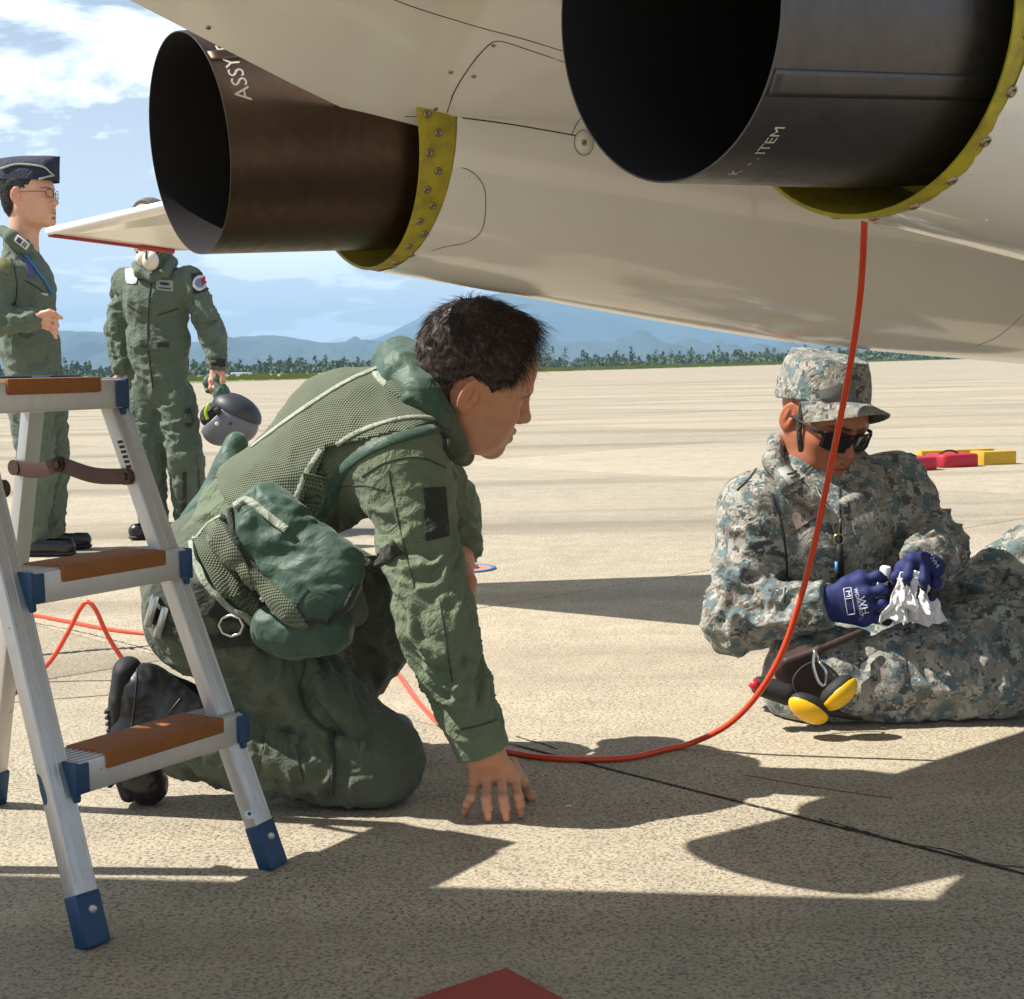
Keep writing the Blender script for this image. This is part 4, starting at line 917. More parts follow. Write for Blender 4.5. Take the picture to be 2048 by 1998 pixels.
# ------------------------------------------------------------------ kneeling man
K = empty('person', (*gnd(560, 1500)[:2], 0), 'kneeling person in green flight suit and mesh vest, one hand flat on the concrete', 'person')
SK = nrm(V3(.26, -.966, 0))
pelv, waist, chest, nkb = at(395, 1105, 2.87), at(505, 985, 2.87), at(675, 845, 2.86), at(800, 775, 2.85)
shR, elR, wrR = at(766, 892, 2.70), at(832, 1192, 2.61), at(919, 1425, 2.61)
shL, elL, wrL = at(760, 815, 3.03), at(850, 970, 3.11), at(874, 1050, 3.03)
hipR, knR, anR = at(402, 1165, 2.77), at(722, 1445, 2.735), at(352, 1405, 2.74)
hipL, knL, anL = at(388, 1118, 2.98), at(778, 1135, 3.07), at(600, 1385, 3.10)
def k_torso(S, g=0.0, fold=False):
    f = (.008, 15, 1.1, 3.0) if fold else None
    S.cone(pelv, waist, .108 + g, .100 + g, .05, flat=(SK, 1.42), fold=f); S.cone(waist, chest, .100 + g, .120 + g, .05, flat=(SK, 1.42), fold=f); S.cone(chest, nkb, .120 + g, .068 + g, .05, flat=(SK, 1.30))
    S.cone(chest, shR, .095 + g, .074 + g, .05); S.cone(chest, shL, .095 + g, .074 + g, .05); S.cone(nkb, shR, .06 + g, .06 + g, .04); S.cone(nkb, shL, .06 + g, .06 + g, .04); return S
lo, hi = bbox([pelv, nkb, shR, wrR, shL, elL, at(700, 660, 2.86), wrL], .17); S = SDF(lo, hi, .0043)
k_torso(S, 0, True)
S.chain([shR, elR], [.076, .060], .04, fold=(.0085, 17, 1.0, 1.0, ([0, .2, .6, 1], [.35, .7, 1, 1.3]), 1.0))
S.chain([elR, wrR], [.060, .047], .03, fold=(.0095, 21, .9, 5.0, ([0, .5, .85, 1], [1.3, 1.1, .7, .1]), 1.2))
S.cone(wrR - nrm(wrR - elR) * .055, wrR + nrm(wrR - elR) * .002, .0515, .0485, .004)
S.chain([shL, elL, wrL], [.078, .064, .05], .03, fold=(.008, 18, 1, 8.)); S.cone(shR, at(790, 960, 2.68), .070, .068, .03, fold=(.006, 20, .9, 12.))
def trim(S, p, n_, r=.075):
    n_ = nrm(n_); q = S.sl(p - r, p + r); X, Y, Z = S.ax[0][q[0]][:, None, None], S.ax[1][q[1]][None, :, None], S.ax[2][q[2]][None, None, :]
    S.d[q] = np.maximum(S.d[q], ((X - p[0]) * n_[0] + (Y - p[1]) * n_[1] + (Z - p[2]) * n_[2]).astype(np.float32))
trim(S, wrR + nrm(wrR - elR) * .010, wrR - elR); trim(S, wrL + nrm(wrL - elL) * .008, wrL - elL, .06)
jacket = S.build('flight_suit_top', M_SUIT, K, 1)
lo, hi = bbox([pelv, hipR, knR, anR, hipL, knL, anL], .16); lo[2] = max(lo[2], -.01); S = SDF(lo, hi, .0045)
S.cone(pelv, waist, .112, .10, .05, flat=(SK, 1.42)); S.cone(hipR, pelv, .112, .105, .05); S.cone(hipL, pelv, .108, .105, .05)
S.chain([hipR, knR], [.100, .070], .04, fold=(.0125, 14, 1.1, 2.0, ([0, .15, .5, 1], [1.4, 1.2, .8, .5]), 1.1))
S.chain([knR + V3(0, 0, .004), anR + V3(0, 0, -.004)], [.076, .064], .03, fold=(.0135, 16, 1.2, 6.0, ([0, .3, .7, 1], [.6, 1.2, 1.2, .8]), -.9))
S.cone(knR + V3(.0, 0, -.022), at(640, 1452, 2.73), .07, .066, .03); S.cone(at(700, 1465, 2.70), at(455, 1440, 2.72), .062, .058, .03, fold=(.011, 17, 1.1, 14.))
S.chain([hipL, knL, anL], [.105, .075, .062], .04, fold=(.008, 16, 1, 9.)); S.cone(anL, anL + V3(-.02, 0, -.06), .07, .062, .02)
X = S.ax[2][None, None, :]; S.d = np.maximum(S.d, (.004 - X).astype(np.float32))
pants = S.build('g_suit_trousers', M_TROUSER, K, 1)
# ---- body: head, neck, hands and the figure under the clothes in one mesh
RK = rot(R_(13), R_(21), R_(22)); HS = 1.06
ckK = at(907, 764, 2.735) - RK @ (np.array([-.002, -.078, -.008]) * HS)
S = head_sdf(.0020, open_mouth=.001); P, F = S.mesh(1); tint = head_tint(P, beard=.5); HKl = P.copy(); HKf = F; Pw = (P * HS) @ RK.T + ckK
parts = [(Pw, F, tint)]
back = nrm(V3(0, -.75, .65)); kn_ = [at(908, 1487, 2.632), at(930, 1479, 2.628), at(955, 1477, 2.630), at(981, 1482, 2.640)]
def fing(k_, mx, my, mY, tx, ty):
    t_ = gnd(tx, ty, .007); m1 = at(mx, my, mY); m2 = m1 * .45 + t_ * .55 + V3(0, 0, .004); return [k_, m1, m2, t_]
fs_ = [fing(kn_[0], 898, 1520, 2.600, 886, 1550), fing(kn_[1], 927, 1523, 2.590, 931, 1560), fing(kn_[2], 959, 1523, 2.590, 965, 1560), fing(kn_[3], 988, 1520, 2.602, 993, 1553)]
th_ = [at(975, 1455, 2.665), at(996, 1490, 2.670), gnd(1004, 1508, .012), gnd(1013, 1519, .008)]
Sh = hand_geo(wrR + V3(.004, .0, -.01), kn_, fs_, [.0085, .0094, .0096, .0092], th_, .0100, back, .0017, fore=elR * .25 + wrR * .75, frr=.032)
P, F = Sh.mesh(1); t = np.ones((len(P), 3)); k = np.clip(1 - (P[:, 2] - .004) / .03, 0, 1)[:, None]; t = t * (1 - k * .5) + np.array([1.08, .82, .80]) * k * .5
for f in fs_:                          # nails
    tip = f[3]; d = nrm(f[3] - f[2]); c = tip - d * .004 + nrm(V3(0, -.5, .86)) * .006; dd = np.linalg.norm(P - c, axis=1); k = np.clip(1.25 - dd / .0065, 0, 1)[:, None] * .8; t = t * (1 - k) + np.array([1.2, 1.05, 1.08]) * k
parts.append((P, F, t))
wL = wrL + V3(.004, -.005, -.02); kl = [at(876 + i * 5, 1096 + i * 2, 2.98 + .014 * i) for i in range(4)]
fl = [[kl[i], at(884 + i * 5, 1126, 2.965 + .014 * i), at(886 + i * 4, 1148, 2.97 + .013 * i)] for i in range(4)]
Sh = hand_geo(wL, kl, fl, [.0095] * 4, [at(888, 1082, 2.96), at(898, 1108, 2.95), at(898, 1130, 2.95)], .0105, nrm(V3(.8, -.6, .1)), .0026, fore=elL * .3 + wrL * .7); P, F = Sh.mesh(1); parts.append((P, F, None))
lo, hi = bbox([pelv, nkb, hipR, knR, anR, knL, anL, shR, shL, elR, wrR, elL, wrL], .13); S = SDF(lo, hi, .011); k_torso(S, -.035)
S.chain([shR, elR, wrR], [.05, .04, .026], .02); S.chain([shL, elL, wrL], [.05, .04, .026], .02); S.chain([hipR, knR, anR], [.08, .055, .04], .03); S.chain([hipL, knL, anL], [.08, .055, .04], .03); S.cone(nkb, ckK + RK @ V3(-.04, 0, -.12), .05, .05, .02)
P, F = S.mesh(0); parts.append((P, F, None))
bodyK = join_body('body', parts, M_SKIN1, K)
# ---- hair
def hair_cap(line, th, h=.003):
    S = SDF((-.15, -.11, -.12), (.14, .11, .19), h)
    S.ell((-.016, 0, .040), (.101 + th * .6, .078 + th * .7, .092 + th), k=0); S.ell((.030, 0, .052), (.064 + th * .4, .064 + th * .4, .066 + th), k=.03); S.ell((-.05, 0, -.03), (.055, .062, .06), k=.03)
    for p, n_ in line: S.cut(p, n_)
    return S
hl = [((.062, 0, .060), (.90, 0, -.45)), ((.028, 0, -.012), (.55, 0, -.85)), ((-.05, 0, -.075), (.15, 0, -1))]
def hair_sdf(th, h):
    S = SDF((-.15, -.115, -.12), (.15, .115, .19), h)
    S.ell((-.016, 0, .040), (.100 + th * .55, .077 + th * .45, .092 + th), k=0); S.ell((.034, 0, .058), (.060 + th * .5, .060 + th * .4, .060 + th), k=.03); S.ell((-.050, 0, -.030), (.056, .060, .058), k=.03)
    X, Y, Z = S.ax[0][:, None, None], S.ax[1][None, :, None], S.ax[2][None, None, :]
    # hairline: forehead, sideburn, round the ear, nape
    fore = (X - .068) * .8 - (Z - .070) * .6 ; side = np.maximum((X - .046), (-Z - .000) + np.minimum(0, (X - .018)) * 1.2 - .0) ; nape = -Z - .072 + (X + .06) * 1.1
    earc = .036 - np.sqrt((X + .014) ** 2 + (Z + .004) ** 2) + 0 * Y
    cut = np.maximum(np.maximum(fore, np.minimum(side, X + .02 + 0 * Z)), np.maximum(nape, earc * (np.abs(Y) > .045) + (-1) * (np.abs(Y) <= .045)))
    S.d = np.maximum(S.d, np.broadcast_to(cut, S.d.shape).astype(np.float32)); return S
S = hair_sdf(.013, .0028); S.wrinkle(.004, 60, 2); P, F = S.mesh(1); c, n_ = face_normals(P, F)
hairK = par(mk('hair', (P * HS) @ RK.T + ckK, F, M_HAIR, None), K)
r_ = np.random.default_rng(5); up = (n_[:, 2] > -.5) & (np.linalg.norm(c - V3(-.01, 0, .02), axis=1) > .07); cand = np.nonzero(up)[0]; pick = r_.choice(cand, 12000)
cc, nn = c[pick], n_[pick]; wh = V3(-.045, -.022, .125); D = cc - wh; D[:, 0] += .03; sw = np.cross(nn, D); D = D + sw * .35
top = np.clip((cc[:, 2] - .03) / .08, 0, 1); fr_ = np.clip((cc[:, 0] - .0) / .07, 0, 1)
D = D / (np.linalg.norm(D, axis=1)[:, None] + 1e-9); D[:, 2] -= (1 - top) * .8; D[:, 0] += top * fr_ * 1.4; D[:, 2] -= np.clip(nn[:, 0], 0, 1) * 1.8
Lh = .013 + .020 * top + .022 * top * fr_
SV, SF = strands(cc, nn, D, Lh * (1.35 - .35 * (1 - top)), .00042, 6, .16, .75, .20, 3, .35)
st_ = mk('hair_strands', (SV * HS) @ RK.T + ckK, SF, M_HAIR, None); st_.parent = hairK; st_.matrix_parent_inverse = Matrix.Identity(4)
cand = np.nonzero((c[:, 0] > .035) & (c[:, 2] > .07))[0]; pick = r_.choice(cand, 420); D = np.tile(V3(1, -.15, -.25), (420, 1)) + r_.normal(size=(420, 3)) * .22; D[:, 2] -= np.clip(n_[pick][:, 0], 0, 1) * 1.2
SV, SF = strands(c[pick], n_[pick], D, .062, .00048, 6, .30, .6, .22, 9, .6, .2)
o = mk('fringe', (SV * HS) @ RK.T + ckK, SF, M_HAIR, None); o.parent = hairK; o.matrix_parent_inverse = Matrix.Identity(4)
# ---- survival vest
def halfp(p, n_):
    n_ = nrm(n_); return lambda X, Y, Z: (X - p[0]) * n_[0] + (Y - p[1]) * n_[1] + (Z - p[2]) * n_[2]
lo, hi = bbox([pelv, nkb, shR, shL], .19); S = SDF(lo, hi, .0042); k_torso(S, .014)
A_, B_, C_ = at(860, 800, 2.66), at(622, 852, 2.68), at(548, 1030, 2.70)
nAB = np.cross(B_ - A_, SK); nAB = -nAB if nAB[2] > 0 else nAB
nBC = np.cross(C_ - B_, SK); nBC = -nBC if nBC[0] < 0 else nBC
f1, f2 = halfp(A_, nAB), halfp(B_, nBC); X, Y, Z = S.ax[0][:, None, None], S.ax[1][None, :, None], S.ax[2][None, None, :]
S.d = np.maximum(S.d, np.minimum(f1(X, Y, Z), f2(X, Y, Z)).astype(np.float32))
spine = nrm(chest - pelv); S.cut(at(478, 985, 2.8), -spine); S.cut(nkb + spine * .015, spine + V3(0, 0, .2)); S.wrinkle(.0035, 16, 4, (1, .5, 1.3))
vest = S.build('survival_vest', M_MESH, K, 1)
TV = bvh(vest); TJ = bvh(vest, jacket, pants)
lst = dict(parent=vest)
def sub_of(o, p): o.parent = p; o.matrix_parent_inverse = p.matrix_parent_inverse.copy(); return o
def vs(T, pts, w, m, name='piping', p=vest, n=50, th=.0022):
    P, N = onto(T, pts, n)
    if P is None: return None
    g = G(); ribbon(g, P + N * .0012, N, w, th); o = g.build(name, m, None, sharp=50); return par(o, K)
vs(TV, [(722, 700), (660, 728), (600, 765), (540, 806), (480, 852)], .010, M_PIPING)
vs(TV, [(845, 800), (790, 795), (735, 805), (680, 825), (630, 855)], .008, M_PIPING)
vs(TV, [(612, 858), (585, 900), (565, 950), (552, 1000)], .010, M_PIPING)
vs(TJ, [(840, 815), (780, 830), (720, 850), (670, 880), (640, 920), (622, 980)], .020, M_SATIN, 'vest_edge_lining', th=.006)
vs(TJ, [(600, 905), (588, 960), (578, 1020), (570, 1085)], .042, M_MESH, 'mesh_strap', th=.006)
vs(TJ, [(578, 1000), (573, 1050), (568, 1090)], .022, M_WEB, 'webbing', th=.009)
# padded collar of the vest behind the neck, fur-edged strap below it
S = SDF(*bbox([at(720, 640, 2.75), at(860, 830, 3.02)], .08), .0045)
nk = nkb; ring = [at(838, 800, 2.735), at(800, 755, 2.745), at(772, 712, 2.80), at(762, 695, 2.87), at(772, 700, 2.96), at(812, 750, 3.0)]
S.chain(ring, [.030, .038, .045, .048, .042, .03], .02); S.wrinkle(.006, 26, 3); S.build('vest_collar', M_SATIN, K, 1)
S = SDF(*bbox([at(840, 780, 2.7), at(900, 880, 2.95)], .09), .004)
S.chain([at(845, 775, 2.76), at(850, 810, 2.73), at(862, 842, 2.75), at(872, 852, 2.84), at(868, 840, 2.93), at(850, 800, 2.96)], [.020, .021, .023, .024, .021, .018], .015, flat=(nrm(V3(.55, 0, -.83)), 1.5)); S.build('suit_collar', M_TROUSER, K, 1)
for i, p in enumerate([[(742, 735), (760, 752), (780, 765), (800, 772)], [(800, 765), (835, 790), (850, 830), (852, 868)]]):
    vs(TV if i == 0 else TJ, p, .020 if i == 0 else .030, M_MESH if i == 0 else M_WEB, 'shoulder_strap', th=.010)
vs(TV, [(716, 712), (724, 724), (738, 736)], .014, M_PIPING, 'white_tab', th=.004)
# ---- flotation pouches and hip mesh
S = SDF(*bbox([at(420, 900, 2.55), at(720, 1260, 2.80)], .05), .0042)
a_, b_ = at(468, 985, 2.700), at(628, 1130, 2.635); ax_ = nrm(b_ - a_); nz = nrm(np.cross(ax_, np.cross(nrm(CAM - a_), ax_))); ay = np.cross(nz, ax_)
Apo = np.array([ax_, ay, nz]); S.box((a_ + b_) / 2, (.125, .082, .036), Apo, .034, 0); S.ell(at(505, 1010, 2.665), (.07, .06, .035), Apo, k=.04); S.ell(at(610, 1105, 2.625), (.075, .075, .03), Apo, k=.04)
S.wrinkle(.0085, 17, 6, (1, 1, 1.6)); pouch = S.build('flotation_pouch', M_SATIN, K, 1)
S = SDF(*bbox([at(470, 1150, 2.58), at(660, 1260, 2.80)], .04), .0042); S.cone(at(520, 1195, 2.665), at(625, 1190, 2.645), .042, .048, 0); S.cone(at(560, 1215, 2.66), at(620, 1200, 2.65), .038, .036, .03); S.wrinkle(.005, 20, 2); S.build('lower_pouch', M_SATIN, K, 1)
S = SDF(*bbox([at(640, 1090, 2.58), at(720, 1220, 2.80)], .04), .0042); S.cone(at(655, 1105, 2.66), at(672, 1165, 2.655), .030, .028, 0); S.cone(at(645, 1085, 2.68), at(710, 1075, 2.70), .018, .016, .01); S.wrinkle(.004, 26, 8); S.build('belt_pouch', M_TROUSER, K, 1)
S = SDF(*bbox([at(360, 880, 2.90), at(470, 1060, 3.06)], .06), .0045); S.cone(at(440, 905, 2.93), at(398, 1010, 2.93), .040, .060, 0); S.cone(at(452, 850, 2.94), at(440, 900, 2.93), .026, .034, .02); S.wrinkle(.007, 13, 5); S.build('far_flotation_pouch', M_SATIN, K, 1)
TP = bvh(pouch, vest, jacket, pants)
o = patch(TP, [(370, 1040), (428, 985), (500, 1120), (420, 1150)], .012, 'hip_mesh', M_MESH, K, 14, 14, .002, .25)
o = patch(TP, [(400, 1110), (490, 1080), (600, 1190), (500, 1205)], .010, 'hip_mesh', M_MESH, K, 14, 14, .002, .3)
vs(TP, [(368, 1040), (374, 1075), (392, 1115), (425, 1150), (480, 1190)], .012, M_PIPING, th=.014); vs(TP, [(430, 985), (405, 1005), (372, 1035)], .008, M_PIPING, th=.012)
vs(TP, [(450, 965), (470, 955), (500, 975), (545, 1010)], .014, M_PIPING, 'white_edge', th=.006)
vs(TP, [(440, 970), (450, 1030), (495, 1095), (560, 1160), (598, 1188)], .012, M_WEB, 'pouch_edge', th=.006); vs(TP, [(678, 1115), (655, 1160), (625, 1190), (598, 1200)], .012, M_WEB, 'pouch_edge', th=.006)
for x, y in ((504, 1138), (527, 1162), (549, 1187), (560, 1195)):
    h = shoot(TP, x, y); g = G(); lathe(g, h[0], h[1], [(0, .006), (.009, .0058), (.0095, .003), (.007, .002)], 12); g.build('snap', M_CHROME, K)
patch(TP, [(588, 1120), (640, 1138), (622, 1185), (562, 1168)], .004, 'pouch_tab', M_SATIN, K, 8, 8, .001)
vs(TP, [(590, 1122), (565, 1167), (620, 1186)], .006, M_WEB, 'tab_edge', th=.006)
wpos = shoot(TP, 578, 1212) or (at(578, 1222, 2.6), None); wp = at(578, 1222, wpos[0][1] - .012)
g = G(); box(g, wp, (.011, .008, .008), None, .002); g.build('white_toggle', M_WPLAST, K, sharp=40); g = G(); tube(g, [wp + V3(0, 0, .02), wp], .0012, 6); tube(g, [wp - V3(0, 0, .008), wp - V3(.002, 0, .028)], .005, 6); g.build('toggle_cord', plain('tan_cord', S2L((190, 160, 100)), .6), K)
# belt, harness and buckles at the hip
vs(TJ, [(300, 1110), (345, 1135), (410, 1150), (470, 1165), (520, 1200)], .055, M_WEB, 'harness_belt', th=.008); vs(TJ, [(285, 1160), (330, 1205), (400, 1222), (470, 1215), (540, 1200)], .026, M_WEB, 'leg_strap', th=.006)
vs(TJ, [(675, 1090), (720, 1070), (760, 1040)], .028, M_WEB, 'waist_strap', th=.007)
hk = shoot(TJ, 300, 1165)
if hk:
    for q in (0, 1): g = G(); box(g, hk[0] + hk[1] * .016 + V3(.016 * q, 0, -.02 * q), (.007, .010, .03), rot(.3, .3).T, .004); g.build('buckle', M_CHROME, K, sharp=40)
g = G(); hb = shoot(TJ, 450, 1190); e = frame(hb[1]); tube(g, [hb[0] + hb[1] * .02 + .024 * (e[0] * math.cos(a) + e[1] * math.sin(a) * .8) for a in np.linspace(0, 6.283, 9)], .0028, 6, cap=False); g.build('strap_ring', M_CHROME, K)
# ---- sleeve details
patch(TJ, [(806, 930), (848, 928), (855, 1022), (812, 1030)], .0022, 'velcro_patch', M_DARKCLOTH, K, 9, 14, .001)
seam(TJ, [(690, 908), (740, 880), (800, 872), (850, 892)], .0022, 'shoulder_seam', M_THREAD, K); seam(TJ, [(740, 896), (752, 960), (770, 1040), (790, 1120)], .0018, 'sleeve_seam', M_THREAD, K); seam(TJ, [(838, 1140), (850, 1220), (862, 1300)], .0018, 'sleeve_seam', M_THREAD, K)
seam(TJ, [(866, 1392), (905, 1385), (948, 1372)], .002, 'cuff_seam', M_THREAD, K)
seam(TJ, [(640, 930), (690, 925), (735, 935)], .0016, 'armhole_seam', M_THREAD, K)
# ---- leg pockets and zips
patch(TJ, [(580, 1300), (628, 1272), (712, 1395), (668, 1412)], .004, 'thigh_pocket', M_TROUSER, K, 12, 16, .001, .35, .006)
vs(TJ, [(605, 1282), (630, 1312), (662, 1360), (692, 1400)], .008, M_WEB, 'zip', th=.003); vs(TJ, [(570, 1310), (580, 1350), (612, 1385), (655, 1402)], .008, M_WEB, 'zip', th=.003)
vs(TJ, [(628, 1388), (634, 1430), (635, 1475), (632, 1512)], .009, M_WEB, 'zip', th=.004)
seam(TJ, [(575, 1225), (580, 1270), (570, 1310)], .0025, 'panel_seam', M_THREAD, K); seam(TJ, [(575, 1225), (530, 1225), (480, 1230)], .002, 'panel_seam', M_THREAD, K)
patch(TJ, [(506, 1396), (560, 1404), (580, 1492), (498, 1478)], .004, 'shin_pocket', M_TROUSER, K, 10, 12, .001, 0, .003)
patch(TJ, [(512, 1392), (572, 1402), (570, 1420), (506, 1408)], .006, 'pocket_flap', M_TROUSER, K, 8, 5, .002)
hz_ = shoot(TJ, 690, 1416)
if hz_:
    g = G(); ribbon(g, [hz_[0] + hz_[1] * .006, hz_[0] + hz_[1] * .012 + V3(-.004, -.004, -.02), hz_[0] + hz_[1] * .012 + V3(-.010, -.004, -.046)], [hz_[1]] * 3, .010, .002); g.build('zip_pull', M_SUIT, K)
# ---- boots
def kboot():
    b = bpy.data.objects.new('boot', None)
    S = SDF(*bbox([at(215, 1260, 2.70), at(380, 1540, 2.78)], .06), .0032); yb = 2.745
    S.chain([at(268, 1312, yb), at(256, 1400, yb), at(270, 1478, yb), at(285, 1500, yb)], [.040, .043, .040, .034], .02, flat=(V3(0, 1, 0), 1.12)); S.cone(at(285, 1318, yb), at(375, 1372, yb), .046, .060, .03); S.cone(at(262, 1420, yb), at(330, 1395, yb), .036, .05, .04)
    Z = S.ax[2][None, None, :]; S.d = np.maximum(S.d, (.002 - Z).astype(np.float32)); S.wrinkle(.002, 40, 4); bo = S.build('boot', M_BLACK, K, 1)
    S = SDF(*bbox([at(200, 1250, 2.70), at(330, 1545, 2.78)], .06), .0030)
    S.chain([at(240, 1278, yb), at(232, 1330, yb), at(226, 1400, yb), at(232, 1460, yb), at(250, 1508, yb)], [.020, .020, .0165, .018, .019], .006, flat=(V3(0, 1, 0), 2.1))
    S.chain([at(243, 1278, yb), at(233, 1345, yb)], [.026, .024], .004, flat=(V3(0, 1, 0), 1.6))
    for t in np.linspace(0, 1, 13): p = at(211 + 5 * math.sin(3 * t) + 24 * max(0, t - .75) * 4 * .25, 1350 + 140 * t, yb); S.box(p, (.0045, .036, .0035), None, .002, .002)
    Z = S.ax[2][None, None, :]; S.d = np.maximum(S.d, (.001 - Z).astype(np.float32)); so = S.build('sole', M_RUBBER, None, 1); so.parent = bo; so.matrix_parent_inverse = Matrix.Identity(4)
    TB = bvh(bo); seam(TB, [(262, 1275), (258, 1330), (250, 1400), (246, 1440)], .0025, 'welt', M_RUBBER, K); seam(TB, [(345, 1330), (310, 1375), (275, 1420)], .0016, 'boot_seam', M_BLACK, K)
kboot()
S = SDF(*bbox([anL + V3(-.08, -.08, -.22), anL + V3(.24, .1, .08)], .02), .004); fz = anL * V3(1, 1, 0)
S.chain([fz + V3(-.03, 0, .05), fz + V3(.08, .02, .045), fz + V3(.17, .04, .035)], [.046, .044, .036], .02); S.cone(fz + V3(-.01, 0, .06), anL + V3(0, 0, -.03), .05, .055, .02); Z = S.ax[2][None, None, :]; S.d = np.maximum(S.d, (.002 - Z).astype(np.float32)); S.build('boot', M_BLACK, K, 1)
# ------------------------------------------------------------------ seated man in camouflage
Q = empty('person', (*gnd(1600, 1378)[:2], 0), 'seated person in digital camouflage, cap and dark sunglasses, wiping a small white bottle', 'person')
YS = 3.50
sp_ = at(1600, 1285, YS); sw_ = at(1590, 1180, YS + .01); sch = at(1575, 1020, YS); snk = at(1545, 900, YS + .02)
s1, e1_, w1 = at(1442, 972, YS - .03), at(1402, 1180, YS - .10), at(1572, 1152, YS - .22)
s2, e2_, w2 = at(1700, 930, YS + .07), at(1782, 1046, YS - .02), at(1768, 1078, YS - .20)
SA = nrm(s2 - s1)
S = SDF(*bbox([sp_, snk, s1, e1_, w1, s2, e2_, w2], .15), .0046)
S.cone(sp_, sw_, .112, .108, .05, flat=(SA, 1.32), fold=(.008, 16, 1, 21.)); S.cone(sw_, sch, .106, .115, .05, flat=(SA, 1.35), fold=(.010, 14, 1, 22.)); S.cone(sch, snk, .112, .064, .05, flat=(SA, 1.3))
S.cone(sch, s1, .095, .076, .05); S.cone(sch, s2, .095, .074, .05); S.cone(snk, s1, .05, .066, .05); S.cone(snk, s2, .05, .066, .05)
S.chain([s1, e1_], [.078, .068], .04, fold=(.010, 17, 1, 1.3, ([0, .4, 1], [.5, .9, 1.3]), 1.0)); S.chain([e1_, w1], [.067, .051], .03, fold=(.010, 19, 1, 4.4, ([0, .5, 1], [1.3, 1, .5]), -.8))
S.chain([s2, e2_], [.076, .066], .04, fold=(.011, 17, 1, 7.3, ([0, .4, 1], [.5, 1, 1.3]), 1.0)); S.chain([e2_, w2], [.066, .053], .03, fold=(.010, 19, 1, 9.4))
trim(S, w1 + nrm(w1 - e1_) * .012, w1 - e1_); trim(S, w2 + nrm(w2 - e2_) * .010, w2 - e2_, .065); coat = S.build('camouflage_jacket', M_CAMO, Q, 2)
YS0 = YS; YS = 3.42; hA, hB = at(1560, 1300, YS - .06), at(1690, 1280, YS + .08); kA, aA = at(2010, 1235, YS - .14), at(1780, 1300, YS - .28); kB, aB = at(1975, 1082, YS + .20), at(2240, 1290, YS + .05)
kA = at(2010, 1200, YS - .10)
S = SDF(*bbox([sp_, hA, kA, hB, kB, aB], .17), .0048)
S.cone(sp_, sw_, .13, .12, .05, flat=(SA, 1.32)); S.cone(hA, sp_, .115, .12, .05); S.cone(hB, sp_, .112, .12, .05)
S.chain([hA, kA], [.112, .098], .05, fold=(.011, 13, 1, 3.3, ([0, .3, 1], [.7, .9, 1.1]), 1.1)); S.cone(at(1640, 1318, YS - .12), at(1900, 1290, YS - .13), .075, .085, .06, fold=(.010, 14, 1, 5.3))
S.chain([hB, kB], [.12, .095], .05, fold=(.010, 13, 1, 6.3)); S.chain([kB, aB], [.092, .07], .04, fold=(.008, 14, 1, 8.3)); S.chain([kA, at(2100, 1330, YS - .3)], [.1, .07], .04)
Z = S.ax[2][None, None, :]; S.d = np.maximum(S.d, (.004 - Z).astype(np.float32)); trou = S.build('camouflage_trousers', M_CAMO, Q, 1)
YS = YS0
# ---- body
RS = rot(R_(-60), R_(24), R_(-4)); HS2 = 1.08; cS = at(1512, 803, YS - .03) - RS @ (np.array([-.002, -.078, -.008]) * HS2)
S = head_sdf(.0024, slim=1.04); P, F = S.mesh(1); tint = head_tint(P, beard=.4); parts = [((P * HS2) @ RS.T + cS, F, tint)]
S = SDF(*bbox([sp_, snk, s1, e1_, w1, s2, e2_, w2, hA, kA, hB, kB], .13), .012)
S.cone(sp_, sw_, .09, .09, .04, flat=(SA, 1.3)); S.cone(sw_, sch, .09, .09, .04, flat=(SA, 1.3)); S.cone(sch, snk, .09, .055, .04); S.cone(snk, cS + RS @ V3(-.045, 0, -.14), .056, .056, .02)
S.chain([s1, e1_, w1], [.06, .045, .028], .03); S.chain([s2, e2_, w2], [.06, .045, .028], .03); S.chain([sch, s1], [.06, .06], .03); S.chain([sch, s2], [.06, .06], .03); S.chain([hA, kA], [.08, .06], .03); S.chain([hB, kB, aB], [.08, .06, .04], .03); P, F = S.mesh(0); parts.append((P, F, None))
# gloved hands are built on the same skeleton as the hands inside them
y1 = w1[1]; kn1 = [at(1642, 1108, y1 - .02), at(1650, 1132, y1 - .035), at(1652, 1156, y1 - .035), at(1646, 1178, y1 - .025)]
f1_ = [[kn1[0], at(1672, 1098, y1 - .03), at(1694, 1106, y1 - .005), at(1700, 1116, y1 + .01)], [kn1[1], at(1680, 1124, y1 - .045), at(1700, 1130, y1 - .02), at(1702, 1136, y1)], [kn1[2], at(1682, 1150, y1 - .045), at(1700, 1154, y1 - .02), at(1698, 1158, y1)], [kn1[3], at(1672, 1178, y1 - .035), at(1690, 1182, y1 - .015), at(1690, 1182, y1)]]
t1_ = [at(1612, 1112, y1 - .01), at(1640, 1098, y1 + .01), at(1668, 1098, y1 + .02), at(1688, 1108, y1 + .02)]
y2 = w2[1]; kn2 = [at(1722, 1085, y2 - .04), at(1738, 1068, y2 - .05), at(1762, 1068, y2 - .055), at(1782, 1084, y2 - .05)]
f2_ = [[kn2[0], at(1708, 1100, y2 - .05), at(1700, 1122, y2 - .04), at(1698, 1134, y2 - .02)], [kn2[1], at(1728, 1100, y2 - .075), at(1722, 1126, y2 - .07), at(1720, 1136, y2 - .05)], [kn2[2], at(1762, 1105, y2 - .08), at(1752, 1134, y2 - .075), at(1742, 1142, y2 - .05)], [kn2[3], at(1784, 1112, y2 - .07), at(1776, 1138, y2 - .065), at(1762, 1146, y2 - .045)]]
t2_ = [at(1735, 1095, y2 - .01), at(1715, 1105, y2 - .0), at(1702, 1112, y2 - .005), at(1696, 1118, y2 - .01)]
